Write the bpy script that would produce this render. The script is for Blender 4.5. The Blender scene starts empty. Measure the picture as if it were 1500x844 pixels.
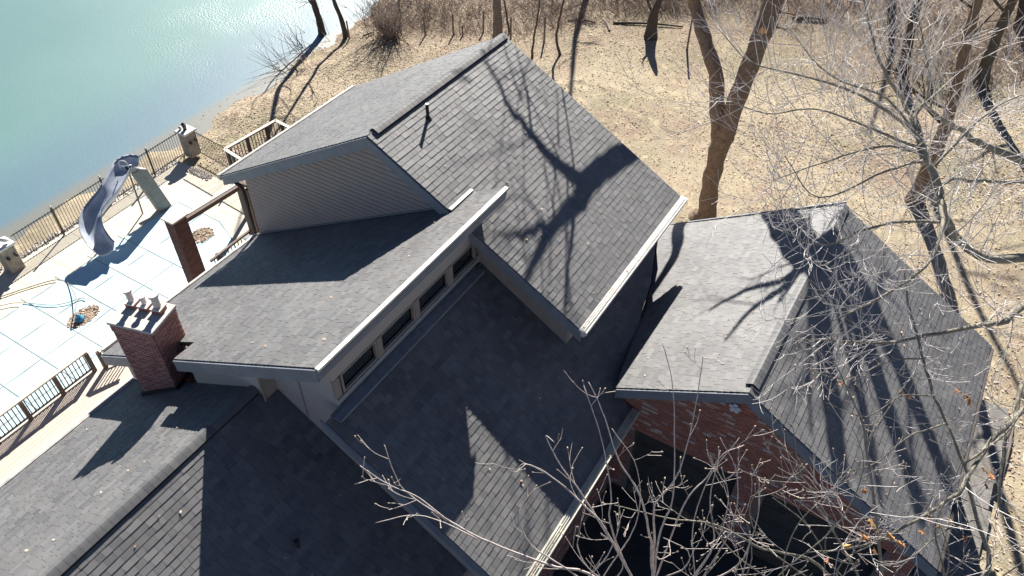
import bpy, math, random
import numpy as np
from mathutils import Vector
S = bpy.context.scene
COL = S.collection
random.seed(7)
# ------------------------------------------------------------------ camera
CAMZ = 20.5
F_PX, TH, PH = 1161.0, math.radians(43.6), math.radians(31.7)
cam = bpy.data.cameras.new('camera'); co = bpy.data.objects.new('camera', cam); COL.objects.link(co)
co.location = (0, 0, CAMZ); co.rotation_euler = (math.pi/2 - TH, 0, PH)
cam.sensor_width = 36; cam.lens = 36*F_PX/1500; cam.clip_end = 3000; cam.clip_start = .1
S.camera = co
# ------------------------------------------------------------------ world, sun
SUN_AZ, SUN_EL = math.radians(-24.5), math.radians(33.3)      # azimuth from +Y, positive towards +X
SV = np.array([math.sin(SUN_AZ)*math.cos(SUN_EL), math.cos(SUN_AZ)*math.cos(SUN_EL), math.sin(SUN_EL)])
w = bpy.data.worlds.new('World'); S.world = w; w.use_nodes = True
nt = w.node_tree; bg = nt.nodes['Background']
sky = nt.nodes.new('ShaderNodeTexSky'); sky.sky_type = 'NISHITA'; sky.sun_disc = False
sky.sun_elevation = SUN_EL; sky.sun_rotation = SUN_AZ; sky.air_density = .42; sky.dust_density = .05; sky.ozone_density = 2.5
nt.links.new(sky.outputs[0], bg.inputs[0]); bg.inputs[1].default_value = .05
sl = bpy.data.lights.new('sun', 'SUN'); sl.energy = 5.0; sl.angle = math.radians(.53); sl.color = (1, .95, .87)
so = bpy.data.objects.new('sun', sl); COL.objects.link(so)
so.rotation_euler = Vector(-SV).to_track_quat('-Z', 'Y').to_euler()
S.view_settings.view_transform = 'Standard'; S.view_settings.look = 'None'
S.view_settings.exposure = 1.45; S.view_settings.gamma = 1.0
# ------------------------------------------------------------------ photo geometry (where a line of sight meets a real plane)
fh = np.array([-math.sin(PH), math.cos(PH), 0]); rt = np.array([math.cos(PH), math.sin(PH), 0]); up0 = np.array([0, 0, 1.])
fwd = math.cos(TH)*fh - math.sin(TH)*up0; upv = math.sin(TH)*fh + math.cos(TH)*up0
O = np.array([0, 0, CAMZ])
def ray(x, y): return fwd + (x-750)/F_PX*rt - (y-422)/F_PX*upv
def atD(x, y, d): return O + ray(x, y)*d
def onZ(x, y, z): r = ray(x, y); return O + r*((z-CAMZ)/r[2])
def onY(x, y, Y): r = ray(x, y); return O + r*(Y/r[1])
def onP(x, y, p, n): r = ray(x, y); return O + r*(np.dot(np.array(p)-O, n)/np.dot(r, n))
def proj(p):
    q = np.asarray(p, float)-O; d = q@fwd
    return 750+F_PX*(q@rt)/d, 422-F_PX*(q@upv)/d, d
# ------------------------------------------------------------------ helpers
class MB:
    def __init__(s): s.v = []; s.f = []; s.a = []
    def face(s, pts, rnd=0.5):
        n = len(s.v); s.v += [tuple(p) for p in pts]; s.f.append(tuple(range(n, n+len(pts)))); s.a.append(rnd)
    def idx(s, vs, fs, rnd=.5):
        n = len(s.v); s.v += [tuple(p) for p in vs]
        for f in fs: s.f.append(tuple(i+n for i in f)); s.a.append(rnd)
    def box(s, x0, x1, y0, y1, z0, z1, rnd=.5):
        v = [(x, y, z) for z in (z0, z1) for y in (y0, y1) for x in (x0, x1)]
        s.idx(v, [(0,2,3,1), (4,5,7,6), (0,1,5,4), (2,6,7,3), (0,4,6,2), (1,3,7,5)], rnd)
    def prism(s, pts, vec, rnd=.5):
        n = len(pts); vec = np.array(vec, float); a = [np.array(p, float) for p in pts]; b = [p+vec for p in a]
        s.idx(a+b, [tuple(range(n))[::-1], tuple(range(n, 2*n))] + [(i, (i+1) % n, n+(i+1) % n, n+i) for i in range(n)], rnd)
    def bar(s, a, b, w, h, up=(0,0,1), rnd=.5):
        a = np.array(a, float); b = np.array(b, float); d = b-a; d /= np.linalg.norm(d)
        sd = np.cross(d, up); sd /= np.linalg.norm(sd); u = np.cross(sd, d)
        q = [-sd*w/2-u*h/2, sd*w/2-u*h/2, sd*w/2+u*h/2, -sd*w/2+u*h/2]
        s.idx([a+k for k in q]+[b+k for k in q], [(3,2,1,0), (4,5,6,7), (0,1,5,4), (1,2,6,5), (2,3,7,6), (3,0,4,7)], rnd)
    def tube(s, pts, rad, n=6, rnd=.5, cap=True):
        pts = [np.array(p, float) for p in pts]
        if not hasattr(rad, '__len__'): rad = [rad]*len(pts)
        vs = []; u = None
        for i, p in enumerate(pts):
            d = pts[min(i+1, len(pts)-1)]-pts[max(i-1, 0)]; L = np.linalg.norm(d); d = d/L if L > 1e-9 else np.array([0,0,1.])
            if u is None:
                u = np.cross(d, (0.3, .2, 1)); 
            u = u-d*(u@d); u /= (np.linalg.norm(u)+1e-12); v = np.cross(d, u)
            for k in range(n):
                t = 2*math.pi*k/n; vs.append(p+rad[i]*(math.cos(t)*u+math.sin(t)*v))
        fs = [(i*n+k, i*n+(k+1) % n, (i+1)*n+(k+1) % n, (i+1)*n+k) for i in range(len(pts)-1) for k in range(n)]
        if cap: fs += [tuple(range(n))[::-1], tuple((len(pts)-1)*n+k for k in range(n))]
        s.idx(vs, fs, rnd)
def build(name, mb, mat, parent=None, smooth=False, bevel=0, **props):
    off = np.array(ROOTLOC.get(parent.name, (0,0,0))) if parent is not None else np.zeros(3)
    me = bpy.data.meshes.new(name)
    v = (np.array(mb.v, float)-off) if len(mb.v) else np.zeros((0,3))
    me.from_pydata(v.tolist(), [], mb.f)
    at = me.attributes.new('rnd', 'FLOAT', 'FACE'); at.data.foreach_set('value', np.array(mb.a, 'f'))
    if mat: me.materials.append(mat)
    if smooth: me.polygons.foreach_set('use_smooth', [True]*len(me.polygons))
    o = bpy.data.objects.new(name, me); COL.objects.link(o)
    if parent is not None: o.parent = parent; ROOTLOC[o.name] = tuple(off)
    if bevel:
        m = o.modifiers.new('bevel', 'BEVEL'); m.width = bevel; m.segments = 2; m.limit_method = 'ANGLE'
    for k, x in props.items(): o[k] = x
    return o
ROOTLOC = {}
def thing(name, label, cat, loc, group=None):
    o = bpy.data.objects.new(name, None); COL.objects.link(o); o.location = loc; o.empty_display_size = .3
    ROOTLOC[o.name] = tuple(loc); o['label'] = label; o['category'] = cat
    if group: o['group'] = group
    return o
def single(name, label, cat, mb, mat, loc, group=None, **k):
    ROOTLOC['_tmp'] = loc
    class T: name = '_tmp'
    me_off = np.array(loc); mb.v = [tuple(np.array(p)-me_off) for p in mb.v]
    o = build(name, mb, mat, None, **k); o.location = loc; o['label'] = label; o['category'] = cat
    if group: o['group'] = group
    return o
def crom(pts, k=6):
    P = [np.array(p, float) for p in pts]; P = [2*P[0]-P[1]]+P+[2*P[-1]-P[-2]]; out = []
    for i in range(1, len(P)-2):
        for j in range(k):
            t = j/k; a, b, c, d = P[i-1:i+3]
            out.append(.5*((2*b)+(-a+c)*t+(2*a-5*b+4*c-d)*t*t+(-a+3*b-3*c+d)*t**3))
    out.append(P[-2]); return out
# ------------------------------------------------------------------ materials
def mat(name, base=(.5,.5,.5), rough=.8, noise=None, bump=0, bscale=60, metallic=0, spec=.5, rnd=None, spots=None, coord='Object'):
    """base colour, optional noise=(colour2, scale, amount), rnd=list of colours picked per piece"""
    m = bpy.data.materials.new(name); m.use_nodes = True; t = m.node_tree; N = t.nodes; L = t.links; b = N['Principled BSDF']
    b.inputs['Roughness'].default_value = rough; b.inputs['Metallic'].default_value = metallic; b.inputs['Specular IOR Level'].default_value = spec
    tc = N.new('ShaderNodeTexCoord'); geo = N.new('ShaderNodeNewGeometry'); P = geo.outputs['Position']
    cur = None
    if rnd:
        a = N.new('ShaderNodeAttribute'); a.attribute_name = 'rnd'; r = N.new('ShaderNodeValToRGB'); r.color_ramp.interpolation = 'LINEAR'
        e = r.color_ramp.elements
        while len(e) < len(rnd): e.new(.5)
        for i, c in enumerate(rnd): e[i].position = i/(len(rnd)-1); e[i].color = (*c, 1)
        L.new(a.outputs['Fac'], r.inputs[0]); cur = r.outputs[0]
    def mix(c1, c2, fac):
        x = N.new('ShaderNodeMix'); x.data_type = 'RGBA'; L.new(fac, x.inputs[0])
        if c1 is None: x.inputs[6].default_value = (*base, 1)
        else: L.new(c1, x.inputs[6])
        x.inputs[7].default_value = (*c2, 1); return x.outputs[2]
    for nz in ([noise] if noise and not isinstance(noise, list) else (noise or [])):
        c2, sc, lo, hi = nz[:4]
        n = N.new('ShaderNodeTexNoise'); n.inputs['Scale'].default_value = sc; n.inputs['Detail'].default_value = 6; n.inputs['Roughness'].default_value = .65
        L.new(P, n.inputs['Vector']); mr = N.new('ShaderNodeMapRange'); mr.inputs[1].default_value = lo; mr.inputs[2].default_value = hi
        if len(nz) > 4: mr.inputs[4].default_value = nz[4]
        L.new(n.outputs[0], mr.inputs[0]); cur = mix(cur, c2, mr.outputs[0])
    if cur is not None: L.new(cur, b.inputs['Base Color'])
    else: b.inputs['Base Color'].default_value = (*base, 1)
    if bump:
        n = N.new('ShaderNodeTexNoise'); n.inputs['Scale'].default_value = bscale; n.inputs['Detail'].default_value = 4; L.new(P, n.inputs['Vector'])
        bp = N.new('ShaderNodeBump'); bp.inputs['Strength'].default_value = 1; bp.inputs['Distance'].default_value = bump
        L.new(n.outputs[0], bp.inputs['Height']); L.new(bp.outputs[0], b.inputs['Normal'])
    return m
M = {}
M['shingle'] = mat('shingle', rough=.62, rnd=[(.078,.079,.085), (.105,.104,.108), (.125,.122,.122), (.104,.1,.1), (.148,.146,.146), (.112,.114,.12)],
                   noise=[((.2,.198,.196), .4, .42, .75, .5), ((.075,.076,.08), 1.7, .55, .8, .5), ((.045,.045,.05), 150, .5, .75, .5)], bump=.003, bscale=220)
M['cap'] = mat('ridge_shingle', rough=.62, rnd=[(.075,.078,.085), (.115,.113,.112), (.095,.097,.103), (.135,.132,.13)],
               noise=((.05,.05,.055), 160, .5, .75, .5), bump=.002, bscale=220)
M['under'] = mat('roof_deck', (.06,.055,.05), .9, noise=((.03,.03,.03), 5, .4, .6))
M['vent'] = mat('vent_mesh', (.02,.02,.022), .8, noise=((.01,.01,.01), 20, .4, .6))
M['fascia'] = mat('slate_paint', (.2,.22,.25), .55, noise=((.15,.165,.19), 3, .35, .7), bump=.001, bscale=30)
M['gutter'] = mat('gutter_paint', (.56,.55,.52), .45, noise=[((.38,.36,.33), 5, .48, .72), ((.16,.13,.09), 24, .6, .74)], bump=.001, bscale=12)
M['cream'] = mat('cream_gutter', (.55,.54,.47), .45, noise=[((.4,.38,.32), 6, .45, .75)], bump=.001, bscale=12)
M['siding'] = mat('siding_paint', (.36,.295,.265), .6, noise=((.32,.26,.235), 2.5, .35, .7))
M['stucco'] = mat('wall_paint', (.39,.345,.31), .7, noise=((.38,.34,.32), 1.6, .35, .7), bump=.001, bscale=60)
M['trim'] = mat('tan_trim', (.3,.25,.21), .6, noise=((.25,.21,.18), 4, .35, .7))
M['sill'] = mat('sill_metal', (.27,.28,.29), .45, noise=((.17,.2,.23), 4, .35, .7))
M['glass'] = mat('window_glass', (.02,.025,.03), .08, spec=.8, noise=((.03,.035,.04), 2, .4, .6))
M['bronze'] = mat('bronze_metal', (.05,.042,.035), .5, noise=((.08,.06,.05), 12, .45, .7))
M['railcap'] = mat('rail_cap', (.62,.52,.44), .6, noise=((.5,.42,.36), 8, .4, .7))
M['woodpost'] = mat('stained_wood', (.1,.07,.055), .7, noise=((.08,.05,.04), 10, .4, .7))
M['plank'] = mat('deck_plank', rough=.7, rnd=[(.5,.42,.35), (.56,.48,.41), (.53,.45,.38), (.47,.4,.34)], noise=((.4,.33,.27), 5, .5, .8, .5), bump=.001, bscale=40)
M['brick'] = mat('brick', rough=.9, rnd=[(.27,.105,.072), (.35,.135,.09), (.4,.165,.115), (.3,.125,.09), (.37,.14,.095), (.29,.12,.09), (.37,.2,.15), (.52,.46,.41)],
                 noise=((.22,.14,.11), 14, .55, .85, .5), bump=.004, bscale=70)
M['brickc'] = mat('chimney_brick', rough=.9, rnd=[(.3,.13,.11), (.38,.175,.15), (.45,.23,.2), (.34,.155,.135)],
                 noise=((.3,.2,.17), 10, .5, .85, .5), bump=.001, bscale=90)
M['brickp'] = mat('pillar_brick', rough=.9, rnd=[(.09,.045,.038), (.12,.06,.05), (.15,.075,.062)], noise=((.18,.11,.09), 10, .55, .85, .5), bump=.001, bscale=90)
M['mortard'] = mat('chimney_mortar', (.15,.105,.095), .95, noise=((.06,.045,.04), 20, .4, .7))
M['mortar'] = mat('mortar', (.2,.165,.15), .95, noise=((.14,.11,.1), 20, .4, .7))
M['concrete'] = mat('concrete', (.5,.48,.44), .9, noise=[((.38,.36,.33), 2.5, .45, .7), ((.25,.22,.19), 18, .6, .8)], bump=.003, bscale=30)
M['clay'] = mat('chimney_pot', (.62,.58,.55), .7, noise=((.45,.38,.34), 6, .45, .75))
M['terracotta'] = mat('flue_clay', (.33,.12,.07), .8, noise=((.24,.09,.06), 8, .4, .7))
M['pave'] = mat('pool_paving', rough=.85, rnd=[(.54,.495,.40), (.58,.53,.43), (.51,.465,.38)], noise=[((.55,.49,.39), 1.4, .5, .8, .6), ((.42,.38,.32), 9, .62, .85, .6)], bump=.002, bscale=30)
M['cover'] = mat('pool_cover', (.4,.6,.67), .75, noise=[((.54,.67,.7), .45, .4, .65), ((.36,.55,.63), 2.3, .58, .8, .5)], bump=.02, bscale=2.5)
M['strap'] = mat('webbing', (.34,.37,.37), .8, noise=((.22,.27,.29), 15, .4, .7))
M['stone'] = mat('pillar_stone', (.33,.3,.25), .9, noise=[((.22,.19,.16), 4, .4, .65), ((.42,.39,.34), 12, .6, .8)], bump=.01, bscale=14)
M['capstone'] = mat('cap_stone', (.66,.65,.62), .8, noise=((.5,.48,.45), 6, .45, .7), bump=.003, bscale=30)
M['iron'] = mat('iron_paint', (.03,.028,.026), .5, noise=((.06,.045,.035), 14, .5, .8))
M['slide'] = mat('slide_shell', (.42,.46,.53), .35, noise=((.27,.31,.38), 2, .4, .65))
M['slidepanel'] = mat('slide_panel', (.2,.2,.19), .55, noise=((.16,.16,.155), 3, .4, .65))
M['pump'] = mat('pump_plastic', (.05,.2,.34), .4, noise=((.04,.15,.27), 6, .4, .65))
M['hose'] = mat('hose_rubber', (.22,.21,.17), .6, noise=((.16,.15,.12), 10, .4, .7))
M['leaf'] = mat('dead_leaves', rough=.9, rnd=[(.2,.13,.09), (.36,.27,.19), (.5,.4,.3), (.29,.18,.12), (.42,.33,.25), (.6,.5,.4), (.24,.17,.12)], noise=((.2,.14,.1), 25, .55, .8, .5))
M['rustleaf'] = mat('rust_leaves', rough=.8, rnd=[(.3,.09,.03), (.45,.2,.06), (.6,.35,.14), (.24,.07,.04)], noise=((.2,.08,.04), 25, .55, .8, .5))
M['pebble'] = mat('river_stones', rough=.9, rnd=[(.2,.17,.15), (.36,.32,.29), (.5,.47,.44), (.28,.22,.19)], noise=((.2,.17,.15), 25, .55, .8, .5))
M['bark'] = mat('bark', (.2,.145,.1), .95, noise=[((.1,.07,.05), 9, .42, .68), ((.2,.15,.1), 3, .5, .8, .6)], bump=.03, bscale=16)
M['barkg'] = mat('mossy_bark', (.11,.095,.065), .95, noise=[((.06,.05,.04), 10, .42, .65), ((.16,.15,.1), 4, .5, .8)], bump=.02, bscale=18)
M['barkd'] = mat('dark_bark', (.085,.065,.05), .95, noise=[((.05,.04,.032), 10, .42, .65), ((.13,.11,.09), 5, .55, .8)], bump=.02, bscale=18)
M['twig'] = mat('pale_twig_bark', (.5,.44,.41), .6, noise=[((.3,.25,.22), 14, .42, .66), ((.66,.62,.6), 30, .58, .78)], bump=.002, bscale=60)
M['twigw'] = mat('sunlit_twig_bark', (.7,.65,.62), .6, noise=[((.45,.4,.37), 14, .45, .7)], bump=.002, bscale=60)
M['twigg'] = mat('greenish_limb_bark', (.24,.22,.17), .8, noise=[((.12,.105,.08), 9, .45, .68), ((.42,.4,.35), 18, .55, .75)], bump=.01, bscale=30)
M['bud'] = mat('flower_bud', (.42,.34,.27), .7, noise=((.3,.22,.16), 60, .4, .7))
M['brush'] = mat('brush_stems', rough=.9, rnd=[(.14,.105,.085), (.23,.185,.155), (.33,.28,.24), (.18,.13,.105)], noise=((.1,.07,.05), 12, .5, .8))
M['wood'] = mat('weathered_wood', (.2,.16,.125), .9, noise=[((.12,.095,.075), 9, .4, .65), ((.3,.26,.22), 22, .6, .8)], bump=.005, bscale=30)
M['star'] = mat('star_metal', (.55,.57,.62), .5, noise=((.4,.42,.47), 8, .4, .7))
M['door'] = mat('garage_door', (.06,.055,.05), .6, noise=((.045,.04,.036), 4, .4, .7))
M['gravel'] = mat('gravel', (.2,.19,.175), .95, noise=[((.12,.11,.1), 3, .4, .65), ((.3,.28,.26), 30, .55, .75)], bump=.02, bscale=30)
M['asphalt'] = mat('asphalt', (.05,.05,.05), .95, noise=[((.035,.034,.034), 1.5, .4, .65), ((.09,.085,.08), 60, .6, .8)], bump=.006, bscale=60)
M['drive'] = mat('driveway', (.32,.31,.29), .9, noise=[((.24,.23,.21), 1.5, .4, .65), ((.14,.12,.1), 14, .6, .8), ((.42,.4,.37), 40, .6, .8)], bump=.01, bscale=25)
def lawn_mat():
    m = bpy.data.materials.new('lawn'); m.use_nodes = True; t = m.node_tree; N = t.nodes; L = t.links; b = N['Principled BSDF']; b.inputs['Roughness'].default_value = .95
    b.inputs['Specular IOR Level'].default_value = .1
    P = N.new('ShaderNodeNewGeometry').outputs['Position']
    def nz(sc, lo, hi, d=6, r=.6):
        n = N.new('ShaderNodeTexNoise'); n.inputs['Scale'].default_value = sc; n.inputs['Detail'].default_value = d; n.inputs['Roughness'].default_value = r; L.new(P, n.inputs['Vector'])
        q = N.new('ShaderNodeMapRange'); q.inputs[1].default_value = lo; q.inputs[2].default_value = hi; L.new(n.outputs[0], q.inputs[0]); return q.outputs[0], n.outputs[0]
    def mx(a, c, f):
        x = N.new('ShaderNodeMix'); x.data_type = 'RGBA'; L.new(f, x.inputs[0])
        if isinstance(a, tuple): x.inputs[6].default_value = (*a, 1)
        else: L.new(a, x.inputs[6])
        x.inputs[7].default_value = (*c, 1); return x.outputs[2]
    c = mx((.37,.31,.225), (.235,.22,.145), nz(.16, .46, .62)[0])
    c = mx(c, (.31,.235,.18), nz(.33, .5, .68)[0])
    sp = N.new('ShaderNodeSeparateXYZ'); L.new(P, sp.inputs[0])
    # woodland floor beyond the old fence line: dark humus under leaf litter
    wl = N.new('ShaderNodeMath'); wl.operation = 'MULTIPLY_ADD'; L.new(sp.outputs[0], wl.inputs[0]); wl.inputs[1].default_value = -.25; L.new(sp.outputs[1], wl.inputs[2])
    wr = N.new('ShaderNodeMapRange'); wr.inputs[1].default_value = 35.5; wr.inputs[2].default_value = 43; L.new(wl.outputs[0], wr.inputs[0])
    wm = N.new('ShaderNodeMath'); wm.operation = 'MULTIPLY'; L.new(wr.outputs[0], wm.inputs[0]); L.new(nz(.7, .25, .55)[0], wm.inputs[1])
    c = mx(c, (.5,.42,.28), nz(1.9, .5, .72)[0])
    c = mx(c, (.17,.125,.095), wm.outputs[0])
    c = mx(c, (.24,.19,.125), nz(7, .58, .76)[0])
    c = mx(c, (.55,.47,.35), nz(22, .58, .74)[0])
    c = mx(c, (.2,.155,.1), nz(26, .62, .78)[0])
    L.new(c, b.inputs['Base Color'])
    _, h = nz(14, 0, 1, 8, .75); bp = N.new('ShaderNodeBump'); bp.inputs['Distance'].default_value = .06; bp.inputs['Strength'].default_value = 1
    L.new(h, bp.inputs['Height']); L.new(bp.outputs[0], b.inputs['Normal']); return m
M['lawn'] = lawn_mat()
def water_mat():
    m = bpy.data.materials.new('lake_water'); m.use_nodes = True; t = m.node_tree; N = t.nodes; L = t.links; b = N['Principled BSDF']
    P = N.new('ShaderNodeNewGeometry').outputs['Position']
    def nz(sc, lo, hi, d=4):
        n = N.new('ShaderNodeTexNoise'); n.inputs['Scale'].default_value = sc; n.inputs['Detail'].default_value = d; L.new(P, n.inputs['Vector'])
        q = N.new('ShaderNodeMapRange'); q.inputs[1].default_value = lo; q.inputs[2].default_value = hi; L.new(n.outputs[0], q.inputs[0]); return q.outputs[0], n.outputs[0]
    sp = N.new('ShaderNodeSeparateXYZ'); L.new(P, sp.inputs[0])
    # water colour turns from teal to blue towards the bank
    def rng(v, a, c):
        q = N.new('ShaderNodeMapRange'); q.inputs[1].default_value = a; q.inputs[2].default_value = c; q.interpolation_type = 'SMOOTHSTEP'; L.new(v, q.inputs[0]); return q.outputs[0]
    def mx(a, c, f):
        x = N.new('ShaderNodeMix'); x.data_type = 'RGBA'; L.new(f, x.inputs[0])
        if isinstance(a, tuple): x.inputs[6].default_value = (*a, 1)
        else: L.new(a, x.inputs[6])
        x.inputs[7].default_value = (*c, 1); return x.outputs[2]
    c = mx((.08,.175,.168), (.1,.2,.194), nz(.05, .4, .6)[0])
    c = mx(c, (.07,.14,.18), rng(sp.outputs[0], -39, -33.5))
    c = mx(c, (.13,.135,.12), rng(sp.outputs[0], -32.5, -31.6))
    L.new(c, b.inputs['Base Color']); b.inputs['Roughness'].default_value = .52; b.inputs['Specular IOR Level'].default_value = 1.0; b.inputs['IOR'].default_value = 1.45
    _, h1 = nz(.9, 0, 1, 6); bp = N.new('ShaderNodeBump'); bp.inputs['Distance'].default_value = .012; bp.inputs['Strength'].default_value = .6; L.new(h1, bp.inputs['Height'])
    _, h2 = nz(7, 0, 1, 5); bp2 = N.new('ShaderNodeBump'); bp2.inputs['Distance'].default_value = .006; bp2.inputs['Strength'].default_value = .8
    
    def mul(a, c):
        x = N.new('ShaderNodeMath'); x.operation = 'MULTIPLY'; L.new(a, x.inputs[0]); L.new(c, x.inputs[1]); return x.outputs[0]
    ruf = mul(mul(rng(sp.outputs[1], 20, 33), rng(sp.outputs[0], -50, -38)), mul(rng(sp.outputs[0], -33.2, -34.6), nz(.35, .38, .6)[0]))
    _, h3 = nz(9, 0, 1, 5); bp3 = N.new('ShaderNodeBump'); bp3.inputs['Distance'].default_value = .06; L.new(h3, bp3.inputs['Height']); L.new(ruf, bp3.inputs['Strength'])
    L.new(h2, bp2.inputs['Height']); L.new(bp.outputs[0], bp2.inputs['Normal']); L.new(bp2.outputs[0], bp3.inputs['Normal']); L.new(bp3.outputs[0], b.inputs['Normal']); return m
M['water'] = water_mat()
# ------------------------------------------------------------------ terrain
def sstep(a, b, x):
    t = min(1, max(0, (x-a)/(b-a))); return t*t*(3-2*t)
def shore(y):
    if y < 10: return -32.2+(y-5)*.06 if y > -40 else -34.9
    if y < 28: return -31.9+(y-10)*.028
    return -31.4-(y-28)*.23 if y < 60 else -38.8
def ground(x, y):
    d = x-shore(y)-.25*math.sin(y*1.3)-.15*math.sin(y*3.1)
    if d < 0: return max(-3, -.8+d*.3)
    low = -.8+.72*sstep(0, 3.2, d)
    k = sstep(17, 22, y); e0 = -15+(-13)*k; e1 = -6+(-8)*k
    z = low+(2.28 if True else 0)*sstep(e0, e1, x)
    if y > 18 or x > -12: z += .07*math.sin(x*.7+y*.4)+.05*math.sin(x*.31-y*.9)
    return z-.1
def build_terrain():
    xs = sorted(set([-40-i for i in range(0,20,4)]+[round(-40+.4*i, 2) for i in range(160)]+[24+i*6 for i in range(12)]+[-420,-200,-120,150,250,420]))
    ys = sorted(set([round(-12+.5*i, 2) for i in range(130)]+[53+i*5 for i in range(16)]+[-420,-200,-90,-40,-20,180,260,420]))
    mb = MB(); nx = len(xs); mb.v = [(x, y, ground(x, y)) for y in ys for x in xs]
    for j in range(len(ys)-1):
        for i in range(nx-1): mb.f.append((j*nx+i, j*nx+i+1, (j+1)*nx+i+1, (j+1)*nx+i)); mb.a.append(.5)
    build('ground', mb, M['lawn'], None, True, kind='structure')
build_terrain()
mb = MB(); mb.face([(-420,-420,-.8), (-20,-420,-.8), (-20,420,-.8), (-420,420,-.8)]); build('lake', mb, M['water'], None, kind='structure')
def gpix(x, y):
    """where the sight line through a photo point meets the ground"""
    r = ray(x, y); a, b = 5., 120.
    for i in range(900):
        t = 5+i*.1; p = O+r*t
        if p[2] < ground(p[0], p[1]): break
    return p
# ------------------------------------------------------------------ house
house = thing('house', 'large grey shingled house with staggered gable and shed roofs, brick garage wing and brick chimney', 'house', (-8, 8, 2.2))
def cliphalf(poly, n, d):
    out = []
    for i in range(len(poly)):
        a, b = poly[i], poly[(i+1) % len(poly)]
        da, db = a[0]*n[0]+a[1]*n[1]-d, b[0]*n[0]+b[1]*n[1]-d
        if da <= 0: out.append(a)
        if (da < 0 < db) or (db < 0 < da):
            t = da/(da-db); out.append((a[0]+(b[0]-a[0])*t, a[1]+(b[1]-a[1])*t))
    return out
TABS = []      # (pixel size, verts, faces, rnd)
EXP = .143
def roof(polyXY, plane, down, label=None, slab=.11, seed=0):
    """polyXY: convex outline in plan; plane(x)->z; down=+1/-1 the way it falls in x"""
    rng = random.Random(seed)
    s = (plane(1)-plane(0)); Lx = math.hypot(1, s); N = np.array([-s, 0, 1.])/Lx; V = np.array([down, 0, s*down])/Lx
    P0 = np.array([0, 0, plane(0)])
    pv = [(y, x*down*Lx) for x, y in polyXY]       # (u,v)
    area = sum(pv[i][0]*pv[(i+1) % len(pv)][1]-pv[(i+1) % len(pv)][0]*pv[i][1] for i in range(len(pv)))
    if area < 0: pv = pv[::-1]
    n = len(pv); half = []
    for i in range(n):
        a, b = pv[i], pv[(i+1) % n]; nn = (b[1]-a[1], -(b[0]-a[0])); half.append((nn, nn[0]*a[0]+nn[1]*a[1]))
    u0, u1 = min(p[0] for p in pv), max(p[0] for p in pv); v0, v1 = min(p[1] for p in pv), max(p[1] for p in pv)
    def W(u, v, h): return P0+V*v+np.array([0, u, 0])+N*h
    sb = MB(); sb.prism([W(u, v, -slab) for u, v in pv], N*slab)
    r = build('roof', sb, M['under'], house, **({'label': label} if label else {}))
    v = v1
    while v > v0:
        va = v-EXP; u = u0-rng.random()*.3
        while u < u1:
            wd = rng.choice((.13, .17, .2, .25, .3)); q = [(u+.003, va), (u+wd-.003, va), (u+wd-.003, v), (u+.003, v)]
            for nn, dd in half:
                q = cliphalf(q, nn, dd)
                if len(q) < 3: break
            if len(q) >= 3:
                hl = .008+rng.choice((0, .004, 0, .006)); jit = rng.uniform(-.0015, .0015)
                top = [W(a, b+(jit if b > v-1e-6 else 0), .002+(b-va)/EXP*hl) for a, b in q]; bot = [W(a, b, -.002) for a, b in q]; k = len(q)
                fs = [tuple(range(k))]+[(i, k+i, k+(i+1) % k, (i+1) % k) for i in range(k)]
                c = np.mean(top, 0); px, py, d = proj(c)
                size = 0
                if 0 < px < 1500 and 0 < py < 844 and d > 1: size = abs((np.dot(c-O, N)))*wd*EXP/d**3
                TABS.append((size, top+bot, fs, rng.random(), r, down))
            u += wd
        v = va
    return r
A_R = lambda x: 10.93-.567*abs(x+10.54) ; 
zA1 = lambda x: 10.93-.5675*(x+10.54)
zA0 = lambda x: 10.93+.5650*(x+10.54)
zB = lambda x: 9.65+.548*(x+8.44)
zC = lambda x: 8.19-.62*(x+7.8)
zE0 = lambda x: 7.80+.57*(x+9.95)
zE1 = lambda x: 7.80-.66*(x+9.95)
zD0 = lambda x: 8.09+.59*(x+1.24)
zD1 = lambda x: 8.09-.602*(x+1.24)
YA0, YA1 = 11.0, 16.65
rA1 = roof([(-10.54,YA0), (-5.06,YA0), (-5.06,YA1), (-10.54,YA1)], zA1, 1, 'steep near slope of the tall gable, crossed by tree shadows', seed=1)
rA0 = roof([(-10.54,YA0), (-16.13,YA0), (-16.16,YA1), (-10.54,YA1)], zA0, -1, 'sunlit far slope of the tall gable', seed=2)
NX, NY = -12.12, 6.36      # the chimney stands in a notch of the shed roof
rB = roof([(-7.5,5.79), (NX,5.79), (NX,11.25), (-7.5,11.25)], zB, -1, 'shed roof above the clerestory windows', seed=3)
rBm = roof([(NX,NY), (-13.72,NY), (-13.72,11.25), (NX,11.25)], zB, -1, 'middle of the shed roof behind the chimney', seed=32)
rBl = roof([(-13.72,5.79), (-15.5,5.79), (-15.7,11.25), (-13.72,11.25)], zB, -1, 'low edge of the shed roof left of the chimney', seed=33)
rB2 = roof([(-7.5,11.25), (-8.47,11.25), (-8.47,11.86), (-7.5,11.86)], zB, -1, 'end of the shed roof lapping over the steep slope', seed=31)
rC = roof([(-7.85,5.94), (-3.66,5.94), (-3.66,11.28), (-7.85,11.28)], zC, 1, 'lower shaded roof under the clerestory windows', seed=4)
rC2 = roof([(-7.85,11.28), (-4.1,11.28), (-4.83,14.7), (-7.85,14.7)], zC, 1, 'back of the lower roof in the valley beside the garage', seed=41)
rC3 = roof([(-7.85,14.7), (-4.83,14.7), (-5.78,17.3), (-7.85,17.3)], zC, 1, 'dark end of the lower roof under the white gutter', seed=42)
rE0 = roof([(-9.95,-3), (-14.85,-3), (-14.85,6.05), (-9.95,6.05)], zE0, -1, 'sunlit slope of the front wing with the chimney shadow', seed=5)
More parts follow.
